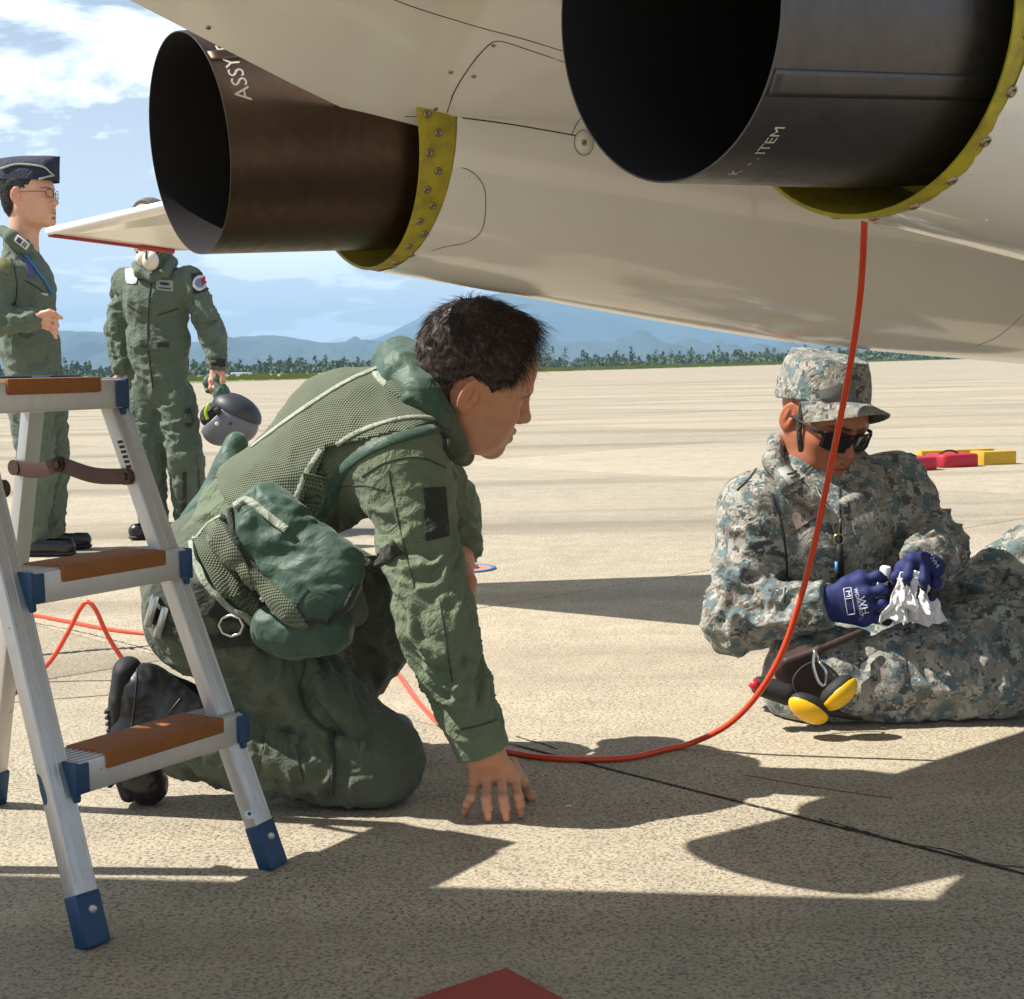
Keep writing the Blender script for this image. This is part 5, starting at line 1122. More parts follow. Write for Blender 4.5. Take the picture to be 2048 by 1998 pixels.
bk1, bk2 = nrm(V3(-.1, -1, .2)), nrm(V3(.1, -.8, .6))
for (w, kn, ff, tt, bk) in ((w1, kn1, f1_, t1_, bk1), (w2, kn2, f2_, t2_, bk2)):
    P, F = hand_geo(w, kn, ff, [.0095] * 4, tt, .0105, bk, .0034).mesh(1); parts.append((P, F, None))
bodyS = join_body('body', parts, M_SKIN2, Q)
M = MatB('navy_black_glove'); M.set(color=M.mix(M.noise(25, 4), S2L((24, 32, 84)), S2L((34, 44, 104))), rough=.75); M.bump(M.noise(400, 3), .3, .001); M_GLOVE = M.m
M_GLOVEB = plain('black_glove_palm', (.014, .014, .016), .5, var=.3, scale=60, bump=.3, bscale=250)
gls = []
for (w, kn, ff, tt, bk, el) in ((w1, kn1, f1_, t1_, bk1, e1_), (w2, kn2, f2_, t2_, bk2, e2_)):
    Sg = hand_geo(w, kn, ff, [.0095] * 4, tt, .0105, bk, .0026, fore=w * .8 + el * .2, frr=.033, grow=.0028, palm=.016); gv = Sg.build('glove', M_GLOVE, Q, 1); gls.append(gv)
    Sb = SDF(*bbox([p for f in ff for p in f] + tt, .03), .0026)                # dipped black finger coating
    for f in ff: f = np.array(f); Sb.chain([f[1] * .5 + f[2] * .5, f[2], f[3]], [.0128, .0124, .0115], .004)
    t_ = np.array(tt); Sb.chain([t_[1], t_[2], t_[3]], [.0142, .0136, .012], .004); Sb.build('glove_coating', M_GLOVEB, Q, 1)
TG = bvh(*gls)
for body, quad, sz in (('WH', [(1628, 1108), (1650, 1192)], 1), ('M', 0, 0)): pass
def letter_patch(T, body, o, ux, uy, mat, parent, name, lift=.0012, size=1.0, densify=1):
    v, f = text_geo(body, size); pts = []
    for x, y in v:
        h = shoot(T, o[0] + ux[0] * x + uy[0] * y, o[1] + ux[1] * x + uy[1] * y)
        if h is None: return None
        pts.append(h[0] + h[1] * lift)
    g = G(); g.add(pts, f); return g.build(name, mat, parent, smooth=False)
M_PRINT = plain('white_glove_print', (.75, .75, .78), .7, var=.05)
letter_patch(TG, 'WH', (1636, 1138), (5, 19), (18, -4), M_PRINT, Q, 'glove_lettering'); letter_patch(TG, 'WORK HELP', (1628, 1122), (2.2, 9.5), (9.5, -2), M_PRINT, Q, 'glove_lettering'); letter_patch(TG, 'M', (1612, 1126), (3, 17), (13, -2.2), M_PRINT, Q, 'glove_lettering')
g = G()
for a, b in (((1608, 1122), (1622, 1120)), ((1608, 1122), (1616, 1172)), ((1622, 1120), (1630, 1170)), ((1611, 1142), (1625, 1140)), ((1616, 1172), (1630, 1170))):
    P, N = onto(TG, [a, ((a[0] + b[0]) / 2, (a[1] + b[1]) / 2), b], 8)
    if P is not None: ribbon(g, P + N * .0004, N, .0014, .0008)
if g.n: g.build('glove_print_frame', M_PRINT, Q)
letter_patch(TG, 'WH', (1770, 1062), (9, 12), (8, -7), M_PRINT, Q, 'glove_lettering')
# ---- cap
RC_ = rot(R_(-60), R_(7), R_(-4))
def cp_(x, y, z): return cS + RC_ @ (np.array([x, y, z]) * HS2)
def hp_(x, y, z): return cS + RS @ (np.array([x, y, z]) * HS2)
S = SDF((-.14, -.11, -.0), (.15, .11, .2), .0028)
S.ell((-.008, 0, .050), (.112, .093, .150), k=0); S.cut((0, 0, .138), (.10, 0, 1)); X, Y, Z = S.ax[0][:, None, None], S.ax[1][None, :, None], S.ax[2][None, None, :]
S.d = np.maximum(S.d, (.040 + .10 * np.minimum(X, 0) * 0 - .16 * (X + .1) * 0 - Z + 0 * Y + .06 * X).astype(np.float32)); S.wrinkle(.0022, 28, 3); P, F = S.mesh(1); cap = par(mk('cap', (P * HS2) @ RC_.T + cS, F, M_CAMO, None), Q)
vs_, fs_b = [], []; nu, nv = 25, 7
for lay in (0, 1):
    for j in range(nv):
        for i in range(nu):
            a = R_(-72) + R_(144) * i / (nu - 1); t = j / (nv - 1); rr = .094 + t * .084 * math.cos(a) ** .7
            vs_.append(cp_(-.004 + rr * math.cos(a) * 1.06, .095 * math.sin(a) * (1 - .06 * t), .050 + .004 * math.cos(a) - t * .014 - .030 * math.sin(a) ** 2 * (.4 + t) - lay * .0035))
    for j in range(nv - 1):
        for i in range(nu - 1): q = lay * nu * nv + j * nu + i; fs_b.append((q, q + 1, q + nu + 1, q + nu) if lay == 0 else (q, q + nu, q + nu + 1, q + 1))
m = nu * nv; e = [(nv - 1) * nu + i for i in range(nu)]
for a, b in zip(e[:-1], e[1:]): fs_b.append((a, b, b + m, a + m))
par(mk('cap_brim', vs_, fs_b, M_CAMO, None, sharp=50), Q)
TC = bvh(cap); patch(TC, [(1558, 745), (1628, 725), (1632, 768), (1572, 782)], .002, 'cap_badge', plain('grey_badge', S2L((108, 110, 104)), .8, var=.3, scale=120), Q, 8, 8, .001)
bdg = plain('badge_embroidery', S2L((48, 48, 46)), .8)
letter_patch(TC, 'W', (1594, 768), (22, -5), (4, 24), bdg, Q, 'badge_emblem', .0034); letter_patch(TC, 'X', (1600, 758), (16, -4), (3, 16), bdg, Q, 'badge_emblem', .0036)
seam(TC, [(1494, 790), (1540, 788), (1590, 780), (1640, 768)], .002, 'cap_band_seam', M_WEB, Q)
# ---- sunglasses, ear piece, chin strap
def wrap(y, z, off=.0): return hp_(.102 + off - 4.6 * y * y, y, z)
M_LENS = plain('dark_lens', (.006, .005, .006), .06, var=0, coat=1.0)
for s in (-1, 1):
    ys = np.linspace(.008, .064, 9); vs_ = []; n = 9
    for z in (-.026, -.020, -.008, .006, .012): vs_ += [wrap(s * y, z * (1 - .25 * (abs(y - .03) / .04) ** 2) - .002, .004) for y in ys]
    fs_b = [(j * n + i, j * n + i + 1, (j + 1) * n + i + 1, (j + 1) * n + i) for j in range(4) for i in range(n - 1)]; par(mk('sunglass_lens', vs_, fs_b, M_LENS, None), Q)
    g = G(); lp = [wrap(s * y, (.0125) * (1 - .25 * (abs(y - .03) / .04) ** 2) - .0015, .0045) for y in np.linspace(.002, .068, 12)]; lo_ = [wrap(s * y, -.0265 * (1 - .25 * (abs(y - .03) / .04) ** 2) - .002, .0045) for y in np.linspace(.068, .008, 10)]
    tube(g, np.array(lp + lo_ + [wrap(s * .002, .004, .005)]), .0028, 7); tube(g, np.array([wrap(s * .066, .004, .004), hp_(.072, s * .079, .006), hp_(.03, s * .084, .004), hp_(-.012, s * .084, .002)]), [.005, .0045, .003, .003], 7); g.build('sunglass_frame', M_RUBBER, Q)
g = G(); cs_ = spline([hp_(.012, -.086, .046), hp_(.022, -.083, .0), hp_(.035, -.071, -.05), hp_(.052, -.045, -.098), hp_(.066, -.012, -.122), hp_(.062, .02, -.120), hp_(.035, .062, -.07), hp_(.02, .083, .03)], 40); ribbon(g, cs_, [nrm(p - hp_(0, 0, -.02)) for p in cs_], .013, .0016); g.build('chin_strap', M_DARKCLOTH, Q)
# ---- collar with rank badge, name tape, lanyard
TCo = bvh(coat)
S = SDF(*bbox([at(1450, 830, YS - .2), at(1680, 960, YS + .12)], .06), .0042)
S.chain([at(1480, 845, YS + .02), at(1474, 882, YS - .06), at(1505, 925, YS - .105), at(1550, 955, YS - .12)], [.018, .021, .021, .018], .015, flat=(nrm(V3(.5, .6, -.6)), 1.4)); S.chain([at(1480, 845, YS + .02), at(1540, 830, YS + .1), at(1625, 862, YS + .07), at(1668, 905, YS - .0), at(1655, 945, YS - .06), at(1600, 968, YS - .10)], [.018, .02, .020, .020, .018, .016], .015, flat=(nrm(V3(.2, .2, 1)), 1.3)); col_ = S.build('jacket_collar', M_CAMO, Q, 1)
TCo = bvh(coat, col_)
bm_ = plain('silver_grey_badge', S2L((168, 168, 164)), .7); patch(TCo, [(1482, 896), (1510, 884), (1532, 910), (1504, 924)], .002, 'rank_badge', bm_, Q, 8, 8, .001)
for k in range(2): seam(TCo, [(1500 + 6 * k, 906 + 6 * k), (1511 + 6 * k, 903 + 6 * k), (1518 + 5 * k, 897 + 7 * k)], .0016, 'rank_chevron', bdg, Q, .004, 10)
patch(TCo, [(1510, 983), (1562, 955), (1568, 980), (1518, 1010)], .002, 'name_tape', plain('grey_brown_tape', S2L((150, 132, 122)), .8, var=.1), Q, 10, 6, .001)
g = G()
for x, y in ((1530, 988), (1547, 978)):                                        # two printed characters
    for dx, dy, w, h in ((0, -5, 7, 1.2), (0, 0, 8, 1.2), (0, 5, 8, 1.2), (-2, 0, 1.3, 10), (2.5, 0, 1.3, 10)):
        q = [shoot(TCo, x + dx + sx * w / 2, y + dy + sy * h / 2 - (dx + sx * w / 2) * .5) for sx, sy in ((-1, -1), (1, -1), (1, 1), (-1, 1))]
        if all(q): g.add([p[0] + p[1] * .0042 for p in q], [(0, 1, 2, 3)])
if g.n: g.build('name_characters', bdg, Q, smooth=False)
seam(TCo, [(1528, 1004), (1545, 995), (1562, 986)], .0012, 'name_line', bdg, Q, .003, 10)
seam(TCo, [(1600, 930), (1602, 1000), (1606, 1080), (1610, 1180)], .003, 'front_placket', M_DARKCLOTH, Q); seam(TCo, [(1450, 880), (1430, 910), (1405, 935)], .003, 'shoulder_seam', M_DARKCLOTH, Q); seam(TCo, [(1470, 940), (1490, 1000), (1500, 1080), (1495, 1150)], .003, 'armhole_seam', M_DARKCLOTH, Q)
patch(TCo, [(1620, 990), (1660, 975), (1690, 1010), (1640, 1050)], .003, 'chest_pocket', M_CAMO, Q, 8, 8, .001)
lan = plain('lanyard_cord', S2L((150, 146, 120)), .7); seam(TCo, [(1556, 930), (1572, 970), (1585, 1000), (1592, 1020)], .0018, 'lanyard', lan, Q, .004); seam(TCo, [(1600, 990), (1598, 1010), (1596, 1022)], .0018, 'lanyard', lan, Q, .004)
hr_ = shoot(TCo, 1597, 1027)[0] + V3(0, -.012, 0); g = G(); tube(g, [hr_ + .012 * V3(math.cos(a), 0, math.sin(a)) for a in np.linspace(0, 6.283, 20)], .0022, 6, cap=False); g.build('key_ring', plain('brass_ring', S2L((180, 170, 120)), .3, 1), Q)
g = G(); tube(g, [hr_ + V3(0, 0, -.012), hr_ + V3(.002, 0, -.03), hr_ + V3(.004, .0, -.09)], [.006, .0085, .0085], 12); g.build('pen_light', M_RUBBER, Q); g = G(); tube(g, [hr_ + V3(-.007, -.006, -.05), hr_ + V3(-.006, -.006, -.075)], .004, 8); g.build('pen_clip', plain('pale_blue_clip', S2L((90, 150, 200)), .4), Q)
TT = bvh(trou, coat)
patch(TT, [(1640, 1235), (1722, 1195), (1735, 1370), (1640, 1330)], .004, 'cargo_pocket', M_CAMO, Q, 12, 12, .001, .1, .012)
patch(TT, [(1632, 1232), (1722, 1192), (1722, 1225), (1640, 1262)], .008, 'pocket_flap', M_CAMO, Q, 10, 5, .004, 0, .006)
# ---- belt gear: ear defenders, tool pouch, carabiner
M_YEL = plain('yellow_plastic', S2L((232, 178, 12)), .32, var=.05); M_POUCH = plain('brown_leather', S2L((58, 38, 32)), .6, var=.3, scale=30, bump=.3, bscale=90)
yb = YS - .34
S = SDF(*bbox([at(1440, 1250, yb - .05), at(1620, 1370, yb + .12)], .05), .004); S.box(at(1528, 1290, yb + .07), (.052, .03, .06), rot(0, R_(-25)).T, .02, 0); S.chain([at(1500, 1262, yb + .04), at(1560, 1240, yb + .04), at(1640, 1205, yb + .06)], [.012, .009, .008], .01); S.cone(at(1545, 1350, yb + .06), at(1640, 1368, yb + .08), .012, .008, .01); S.build('tool_pouch', M_POUCH, Q, 1)
S = SDF(*bbox([at(1420, 1290, yb - .05), at(1530, 1350, yb + .12)], .04), .004); S.cone(at(1450, 1308, yb + .06), at(1500, 1322, yb + .05), .022, .026, 0); S.build('glove_bundle', M_RUBBER, Q, 1); g = G(); tube(g, [at(1432, 1300, yb + .04), at(1446, 1312, yb + .035)], .011, 10); g.build('red_handle', plain('red_grip', S2L((190, 24, 40)), .45), Q)
muff = empty('ear_defenders', at(1570, 1360, yb), 'yellow and black ear defenders hanging by the seated person', 'ear defenders'); muff.location[2] = .0
for (x, y, ang, r) in ((1541, 1352, -32, .034), (1600, 1322, 42, .034)):
    c_ = at(x, y, yb - .03); c_[2] = max(c_[2], .034); d_ = nrm(V3(math.sin(R_(ang)) * .9, -.45, -math.cos(R_(ang)) * .9)); long_ = nrm(np.cross(d_, V3(0, 1, 0)))
    A = np.array([long_, np.cross(d_, long_), d_]); S = SDF(*bbox([c_], .08), .0026); S.ell(c_, (.046, .034, .026), A, k=0); S.cut(c_ + d_ * -.004, -d_); par(S.build('cup', M_YEL, None, 1), muff)
    S = SDF(*bbox([c_], .08), .0026); S.ell(c_ - d_ * .006, (.045, .033, .024), A, k=0); S.cut(c_ - d_ * .0, d_); par(S.build('cushion', M_RUBBER, None, 1), muff)
g = G(); tube(g, spline([at(1528, 1338, yb), at(1512, 1300, yb + .01), at(1530, 1272, yb + .02), at(1560, 1262, yb + .02), at(1590, 1280, yb + .01), at(1608, 1308, yb)], 30), .0028, 8); par(g.build('headband', M_RUBBER, None), muff)
cb = empty('carabiner', at(1562, 1275, yb - .02), 'grey steel carabiner clipped above the yellow ear defenders', 'carabiner'); g = G(); tube(g, spline([at(1553, 1240, yb - .02), at(1551, 1270, yb - .025), at(1562, 1302, yb - .03), at(1573, 1306, yb - .03), at(1574, 1280, yb - .03), at(1562, 1262, yb - .025)], 26), .0034, 8); par(g.build('hook', M_CHROME, None), cb); g = G(); tube(g, [at(1562, 1264, yb - .025), at(1555, 1240, yb - .02)], .0028, 8); par(g.build('gate', M_CHROME, None), cb)
# ---- what he holds: small white bottle and a wad of tissue
bt0, bt1 = at(1684, 1112, y1 - .012), at(1689, 1080, y1 - .018); bo = empty('small_bottle', bt0, 'tiny white capped bottle held between the blue gloves', 'bottle')
g = G(); dv = bt1 - bt0; L = np.linalg.norm(dv); lathe(g, bt0, dv, [(-.02, 0), (-.02, .0135), (L * .45, .0135), (L * .5, .012), (L * .9, .0125), (L * 1.0, .010), (L * 1.03, .0)], 24); par(g.build('bottle_body', M_WPLAST, None, sharp=50), bo); g = G(); lathe(g, bt0 + dv * .35, dv, [(-.002, .0134), (-.002, .0139), (.002, .0139), (.002, .0134)], 24); par(g.build('red_band', plain('red_plastic_band', S2L((190, 60, 50)), .4), None), bo)
M_TIS = plain('white_tissue', (.82, .81, .80), .9, var=.05, bump=.4, bscale=60); gt = G()
def sheet(p_top, p_bot, w_top, w_bot, Y, seed, n=26):
    a, b = at(*p_top, Y), at(*p_bot, Y - .01); vs = []
    for j in range(n):
        t = j / (n - 1); c = a * (1 - t) + b * t; w = w_top * (1 - t) + w_bot * t
        for i in range(n):
            u = 2 * i / (n - 1) - 1; q = lambda f, s: float(pnoise(np.array([u * f + s + seed]), np.array([t * f * 1.3 + s]), np.array([seed * 1.0]))[0])
            d = .020 * (1 - abs(q(1.3, 0)) * 2) * (.4 + t) + .008 * (1 - abs(q(3.1, 7)) * 2)
            vs.append(c + V3(u * w + .006 * q(2.5, 3), -d, .010 * q(2, 5) - .012 * abs(u) * t * q(1.7, 9)))
    fs = [(j * n + i, j * n + i + 1, (j + 1) * n + i + 1, (j + 1) * n + i) for j in range(n - 1) for i in range(n - 1)]; gt.add(vs, fs)
sheet((1732, 1088), (1708, 1182), .020, .042, y2 - .062, 2.0); sheet((1746, 1105), (1768, 1186), .022, .040, y2 - .055, 5.0); sheet((1728, 1100), (1742, 1165), .025, .03, y2 - .07, 9.0)
tis = gt.build('paper_tissue', M_TIS, None); so_ = tis.modifiers.new('thickness', 'SOLIDIFY'); so_.thickness = .0012; tag(tis, 'crumpled white paper tissue held in the dark blue glove', 'tissue')
# ------------------------------------------------------------------ two standing men behind
def standing_suit(name, mat, parent, T, arms, legs, side, h=.0065, k=.05):
    allp = [p for p, r in T] + [p for a in arms for p in a[0]] + [p for l in legs for p in l[0]]
    S = SDF(*bbox(allp, .2), h); sd_ = 31.0
    for (p0, r0), (p1, r1_) in zip(T[:-1], T[1:]): S.cone(p0, p1, r0, r1_, k, flat=(side, 1.38), fold=(.0075, 13, 1.2, sd_)); sd_ += 3
    for pts, rr in arms:
        S.cone(T[-2][0], pts[0], .085, rr[0], .05)
        for i in range(len(pts) - 1): S.cone(pts[i], pts[i + 1], rr[i], rr[i + 1], .03, fold=(.0085, 17, 1.1, sd_)); sd_ += 3
    for pts, rr in legs:
        for i in range(len(pts) - 1): S.cone(pts[i], pts[i + 1], rr[i], rr[i + 1], .035, fold=(.0085, 13, 1.1, sd_)); sd_ += 3
    return S.build(name, mat, parent, 1)
def shoe(parent, heel, fwd, L=.27, mat=M_BLACK):
    f = nrm(fwd * V3(1, 1, 0)); heel = heel * V3(1, 1, 0); S = SDF(*bbox([heel - f * .05, heel + f * (L + .02)], .07), .005)
    S.chain([heel + f * .02 + V3(0, 0, .05), heel + f * .12 + V3(0, 0, .052), heel + f * (L - .05) + V3(0, 0, .042)], [.038, .042, .040], .02, flat=(V3(-f[1], f[0], 0), 1.1)); S.cone(heel + f * .03 + V3(0, 0, .06), heel + f * .04 + V3(0, 0, .13), .042, .045, .02)
    Z = S.ax[2][None, None, :]; S.d = np.maximum(S.d, (.012 - Z).astype(np.float32)); b = S.build('boot', mat, parent, 1)
    S = SDF(*bbox([heel - f * .05, heel + f * (L + .02)], .07), .005); S.chain([heel + f * .02 + V3(0, 0, .014), heel + f * .12 + V3(0, 0, .014), heel + f * (L - .05) + V3(0, 0, .014)], [.040, .043, .043], .01, flat=(V3(0, 0, 1), .34)); so = S.build('sole', M_RUBBER, None, 1); so.parent = b; so.matrix_parent_inverse = Matrix.Identity(4)
# ---- man in the side cap
Y1 = 6.80
P1 = empty('person', (*gnd(75, 1048)[:2], 0), 'standing person in green flight suit wearing a navy side cap and glasses', 'person')
pl, wa, ch, nk1 = at(70, 745, Y1), at(58, 665, Y1), at(48, 545, Y1), at(38, 462, Y1)
sR, eR, hR = at(2, 525, Y1 - .19), at(-12, 612, Y1 - .22), at(62, 609, Y1 - .24); sL, eL, hL = at(60, 520, Y1 + .19), at(60, 625, Y1 + .24), at(75, 700, Y1 + .22)
side1 = V3(.1, 1, 0)
lgR = [at(55, 770, Y1 - .09), at(72, 890, Y1 - .10), at(55, 1015, Y1 - .10)]; lgL = [at(85, 770, Y1 + .09), at(98, 890, Y1 + .10), at(92, 1008, Y1 + .10)]
suit1 = standing_suit('flight_suit', M_SUIT2, P1, [(pl, .112), (wa, .106), (ch, .114), (nk1, .06)], [([sR, eR, hR], [.066, .058, .046]), ([sL, eL, hL], [.066, .058, .046])], [(lgR, [.098, .078, .074]), (lgL, [.096, .076, .070])], side1)
R1 = rot(R_(-9), R_(-2), 0); H1 = 1.14; c1 = at(37, 374, Y1 - .09) - R1 @ (np.array([-.002, -.078, -.008]) * H1)
S = head_sdf(.0030, open_mouth=.002); Ph, Fh = S.mesh(1); th_t = head_tint(Ph); parts = [((Ph * H1) @ R1.T + c1, Fh, th_t)]
hw = at(70, 610, Y1 - .24); kn = [at(92, 600 + 8 * i, Y1 - .25 + .006 * i) for i in range(4)]
ff = [[kn[0], at(106, 600, Y1 - .25), at(117, 606, Y1 - .24)], [kn[1], at(106, 610, Y1 - .25), at(110, 622, Y1 - .25)], [kn[2], at(104, 622, Y1 - .25), at(109, 634, Y1 - .25)], [kn[3], at(102, 632, Y1 - .25), at(107, 643, Y1 - .25)]]
parts.append((*hand_geo(hw, kn, ff, [.0105] * 4, [at(80, 598, Y1 - .26), at(94, 594, Y1 - .27), at(104, 597, Y1 - .27)], .011, nrm(V3(.2, -1, .2)), .0036, fore=eR * .3 + hR * .7).mesh(1), None))
S = SDF(*bbox([pl, nk1, sR, eR, hR, sL, hL, lgR[2], lgL[2]], .15), .014); S.cone(pl, wa, .09, .09, .03, flat=(side1, 1.3)); S.cone(wa, ch, .09, .09, .03, flat=(side1, 1.3)); S.cone(ch, nk1, .09, .05, .03); S.cone(nk1, c1 + R1 @ V3(-.04, 0, -.15), .055, .055, .02)
for a in ([ch, sR, eR, hR], [ch, sL, eL, hL]): S.chain(a, [.06, .055, .045, .03], .03)
for a in (lgR, lgL): S.chain([pl] + a, [.08, .08, .055, .045], .03)
parts.append((*S.mesh(0), None)); join_body('body', parts, M_SKIN3, P1)
S = hair_sdf(.008, .0036); S.wrinkle(.003, 60, 1); P, F = S.mesh(1); cf, nf = face_normals(P, F); hob = par(mk('hair', (P * H1) @ R1.T + c1, F, M_HAIRG, None), P1)
pick = np.random.default_rng(2).choice(len(F), 2500); SV, SF = strands(cf[pick], nf[pick], np.tile(V3(-.5, 0, -1), (2500, 1)), .016, .0009, 3, .3, .5, .3, 4); o = mk('hair_strands', (SV * H1) @ R1.T + c1, SF, M_HAIRG, None); o.parent = hob; o.matrix_parent_inverse = Matrix.Identity(4)
def h1(x, y, z): return c1 + R1 @ (np.array([x, y, z]) * H1)
# side cap: folded wedge with white piping
sec = []; xs = np.linspace(-.125, .125, 15)
for x in xs:
    t = x / .125; w = .075 * math.sqrt(max(0, 1 - (abs(t) ** 2.6))) + .004; zb = .058 - .020 * t * 0 - .012 * t - .014 * (1 - t * t) * 0; zt = .148 + .010 * (1 - t * t) - .004 * t
    if t > .9: zb = .046
    sec.append([h1(x * 1.03 + q[2] * (.012 if t > .5 else -.008), w * q[0], zb + (zt - zb) * q[1]) for q in ((-1, 0, 0), (-1.02, .4, .3), (-.72, .8, .7), (-.22, 1, 1), (0, .965, 1), (.22, 1, 1), (.72, .8, .7), (1.02, .4, .3), (1, 0, 0))])
n = 9; vs_ = [p for s in sec for p in s]; fs_b = [(i * n + j, i * n + j + 1, (i + 1) * n + j + 1, (i + 1) * n + j) for i in range(14) for j in range(n - 1)] + [tuple(range(n)), tuple(range(14 * n, 15 * n))[::-1]]
capo = par(mk('side_cap', vs_, fs_b, M_NAVY, None, sharp=60, sub=1), P1); TC1 = bvh(capo)
seam(TC1, [(2, 322), (30, 314), (60, 315), (85, 320), (100, 334)], .0045, 'cap_piping', M_PIPING, P1, .003); seam(TC1, [(54, 346), (70, 343), (86, 338), (102, 334)], .0045, 'cap_piping', M_PIPING, P1, .003)
# glasses
g = G()
for s in (-1, 1):
    ce = h1(.106, .031 * s, .0); tube(g, [ce + R1 @ (H1 * np.array([-.012 * abs(math.cos(a)) * (1 if math.cos(a) * s > 0 else 0), .024 * math.cos(a), .016 * math.sin(a)])) for a in np.linspace(0, 6.283, 18)], .0016, 6, cap=False); tube(g, [h1(.094, .056 * s, .006), h1(.06, .075 * s, .008), h1(-.005, .082 * s, .008)], .0015, 6)
tube(g, [h1(.108, -.008, .002), h1(.108, .008, .002)], .0015, 6); g.build('glasses', plain('dark_wire', (.05, .03, .03), .3, .6), P1)
shoe(P1, at(30, 1035, Y1 - .10), V3(1, -.15, 0), .29); shoe(P1, at(60, 1020, Y1 + .10), V3(1, .1, 0), .28)
T1 = bvh(suit1)
S = SDF(*bbox([nk1], .16), .005); S.chain([at(5, 440, Y1 - .06), at(22, 452, Y1 - .10), at(42, 472, Y1 - .09), at(58, 486, Y1 - .03), at(56, 478, Y1 + .05), at(25, 455, Y1 + .09)], [.026, .030, .028, .022, .022, .025], .02); S.build('suit_collar', M_SUIT2, P1, 1)
seam(T1, [(8, 445), (25, 462), (45, 487), (65, 512), (85, 540), (98, 562)], .0055, 'blue_lanyard', plain('blue_lanyard_cord', S2L((40, 120, 190)), .6), P1, .010)
M_TAG = plain('rank_tab', S2L((190, 190, 178)), .7, var=.35, scale=160); h_ = at(42, 462, Y1 - .135); g = G(); box(g, h_, (.036, .004, .017), rot(R_(-10), R_(38)).T, .002); g.build('collar_rank', M_TAG, P1); g = G()
for k in (-.02, -.008, .012, .022): box(g, h_ + rot(R_(-10), R_(38)) @ V3(k, -.0045, 0), (.003 if k > 0 else .006, .001, .011), rot(R_(-10), R_(38)).T)
g.build('rank_bars', M_NAVY, P1)
patch(T1, [(-4, 482), (21, 484), (18, 524), (2, 518)], .003, 'shoulder_patch', plain('olive_patch', S2L((112, 112, 66)), .85, var=.3, scale=70), P1, 8, 8, .002, .3); patch(T1, [(44, 494), (58, 496), (68, 530), (55, 532)], .003, 'chest_patch', plain('violet_patch', S2L((92, 88, 130)), .85, var=.5, scale=60), P1, 8, 8, .002, .4)
patch(T1, [(78, 558), (90, 560), (90, 564), (79, 562)], .003, 'name_strip', M_TAG, P1, 5, 4, .002); seam(T1, [(48, 535), (66, 545), (82, 556)], .004, 'pocket_seam', M_WEB, P1); seam(T1, [(26, 500), (32, 545), (28, 590)], .004, 'armhole_seam', M_WEB, P1)
patch(T1, [(55, 860), (85, 862), (86, 900), (52, 905)], .004, 'leg_pocket', M_SUIT2, P1, 8, 8, .002)
# ---- man with the helmet
Y2 = 7.45
P2 = empty('person', (*gnd(325, 1015)[:2], 0), 'standing person in green flight suit holding a grey helmet, face hidden by the wing tip', 'person')
pl, wa, ch, nk2 = at(303, 735, Y2), at(302, 655, Y2), at(298, 570, Y2), at(292, 490, Y2)
side2 = nrm(V3(.95, -.25, 0))
sR, eR, hR = at(240, 538, Y2 + .05), at(224, 625, Y2 + .05), at(233, 700, Y2 - .0); sL, eL, hL = at(360, 535, Y2 - .06), at(406, 638, Y2 - .10), at(414, 692, Y2 - .14)
lgR = [at(278, 765, Y2 + .02), at(282, 870, Y2), at(292, 985, Y2 + .02)]; lgL = [at(335, 765, Y2 - .02), at(352, 870, Y2 - .06), at(362, 985, Y2)]
suit2 = standing_suit('flight_suit', M_SUIT2, P2, [(pl, .110), (wa, .104), (ch, .114), (nk2, .06)], [([sR, eR, hR], [.062, .056, .048]), ([sL, eL, hL], [.063, .060, .047])], [(lgR, [.098, .08, .07]), (lgL, [.098, .082, .074])], side2)
R2 = rot(R_(-112), R_(6), 0); c2_ = at(287, 436, Y2 - .03); H2 = 1.06
Pm = (Ph * H2) @ R2.T + c2_; parts = [(Pm, Fh, th_t)]
for (w, dirx, yy) in ((hR, 1, hR[1]), (hL, -1, hL[1])):
    b = w + V3(0, 0, -.03); kn = [b + V3(-.03 + .02 * i, -.02, -.055) for i in range(4)]; ff = [[k_, k_ + V3(0, -.012, -.035), k_ + V3(.004 * dirx, .008, -.06)] for k_ in kn]
    parts.append((*hand_geo(b, kn, ff, [.0105] * 4, [b + V3(-.02 * dirx, -.03, -.02), b + V3(-.03 * dirx, -.035, -.05), b + V3(-.02 * dirx, -.035, -.075)], .0115, V3(0, -1, 0), .004, fore=w + V3(0, 0, .03)).mesh(1), None))
S = SDF(*bbox([pl, nk2, sR, eR, hR, sL, hL, lgR[2], lgL[2]], .15), .014); S.cone(pl, wa, .09, .09, .03, flat=(side2, 1.3)); S.cone(wa, ch, .09, .09, .03, flat=(side2, 1.3)); S.cone(ch, nk2, .09, .05, .03); S.cone(nk2, c2_ + R2 @ V3(-.04, 0, -.15), .055, .055, .02)
for a in ([ch, sR, eR, hR], [ch, sL, eL, hL]): S.chain(a, [.06, .055, .045, .03], .03)
for a in (lgR, lgL): S.chain([pl] + a, [.08, .08, .055, .045], .03)
parts.append((*S.mesh(0), None)); join_body('body', parts, M_SKIN3, P2)
S = hair_sdf(.010, .004); P, F = S.mesh(1); par(mk('hair', (P * H2) @ R2.T + c2_, F, M_HAIRW, None), P2)
T2_ = bvh(suit2)
S = SDF(*bbox([nk2], .17), .005); S.chain([at(258, 505, Y2 + .02), at(265, 520, Y2 - .09), at(290, 530, Y2 - .12), at(316, 520, Y2 - .11), at(328, 500, Y2 - .04), at(316, 482, Y2 + .07), at(275, 485, Y2 + .08)], [.020, .022, .018, .024, .025, .024, .02], .02); S.build('suit_collar', M_SUIT2, P2, 1)
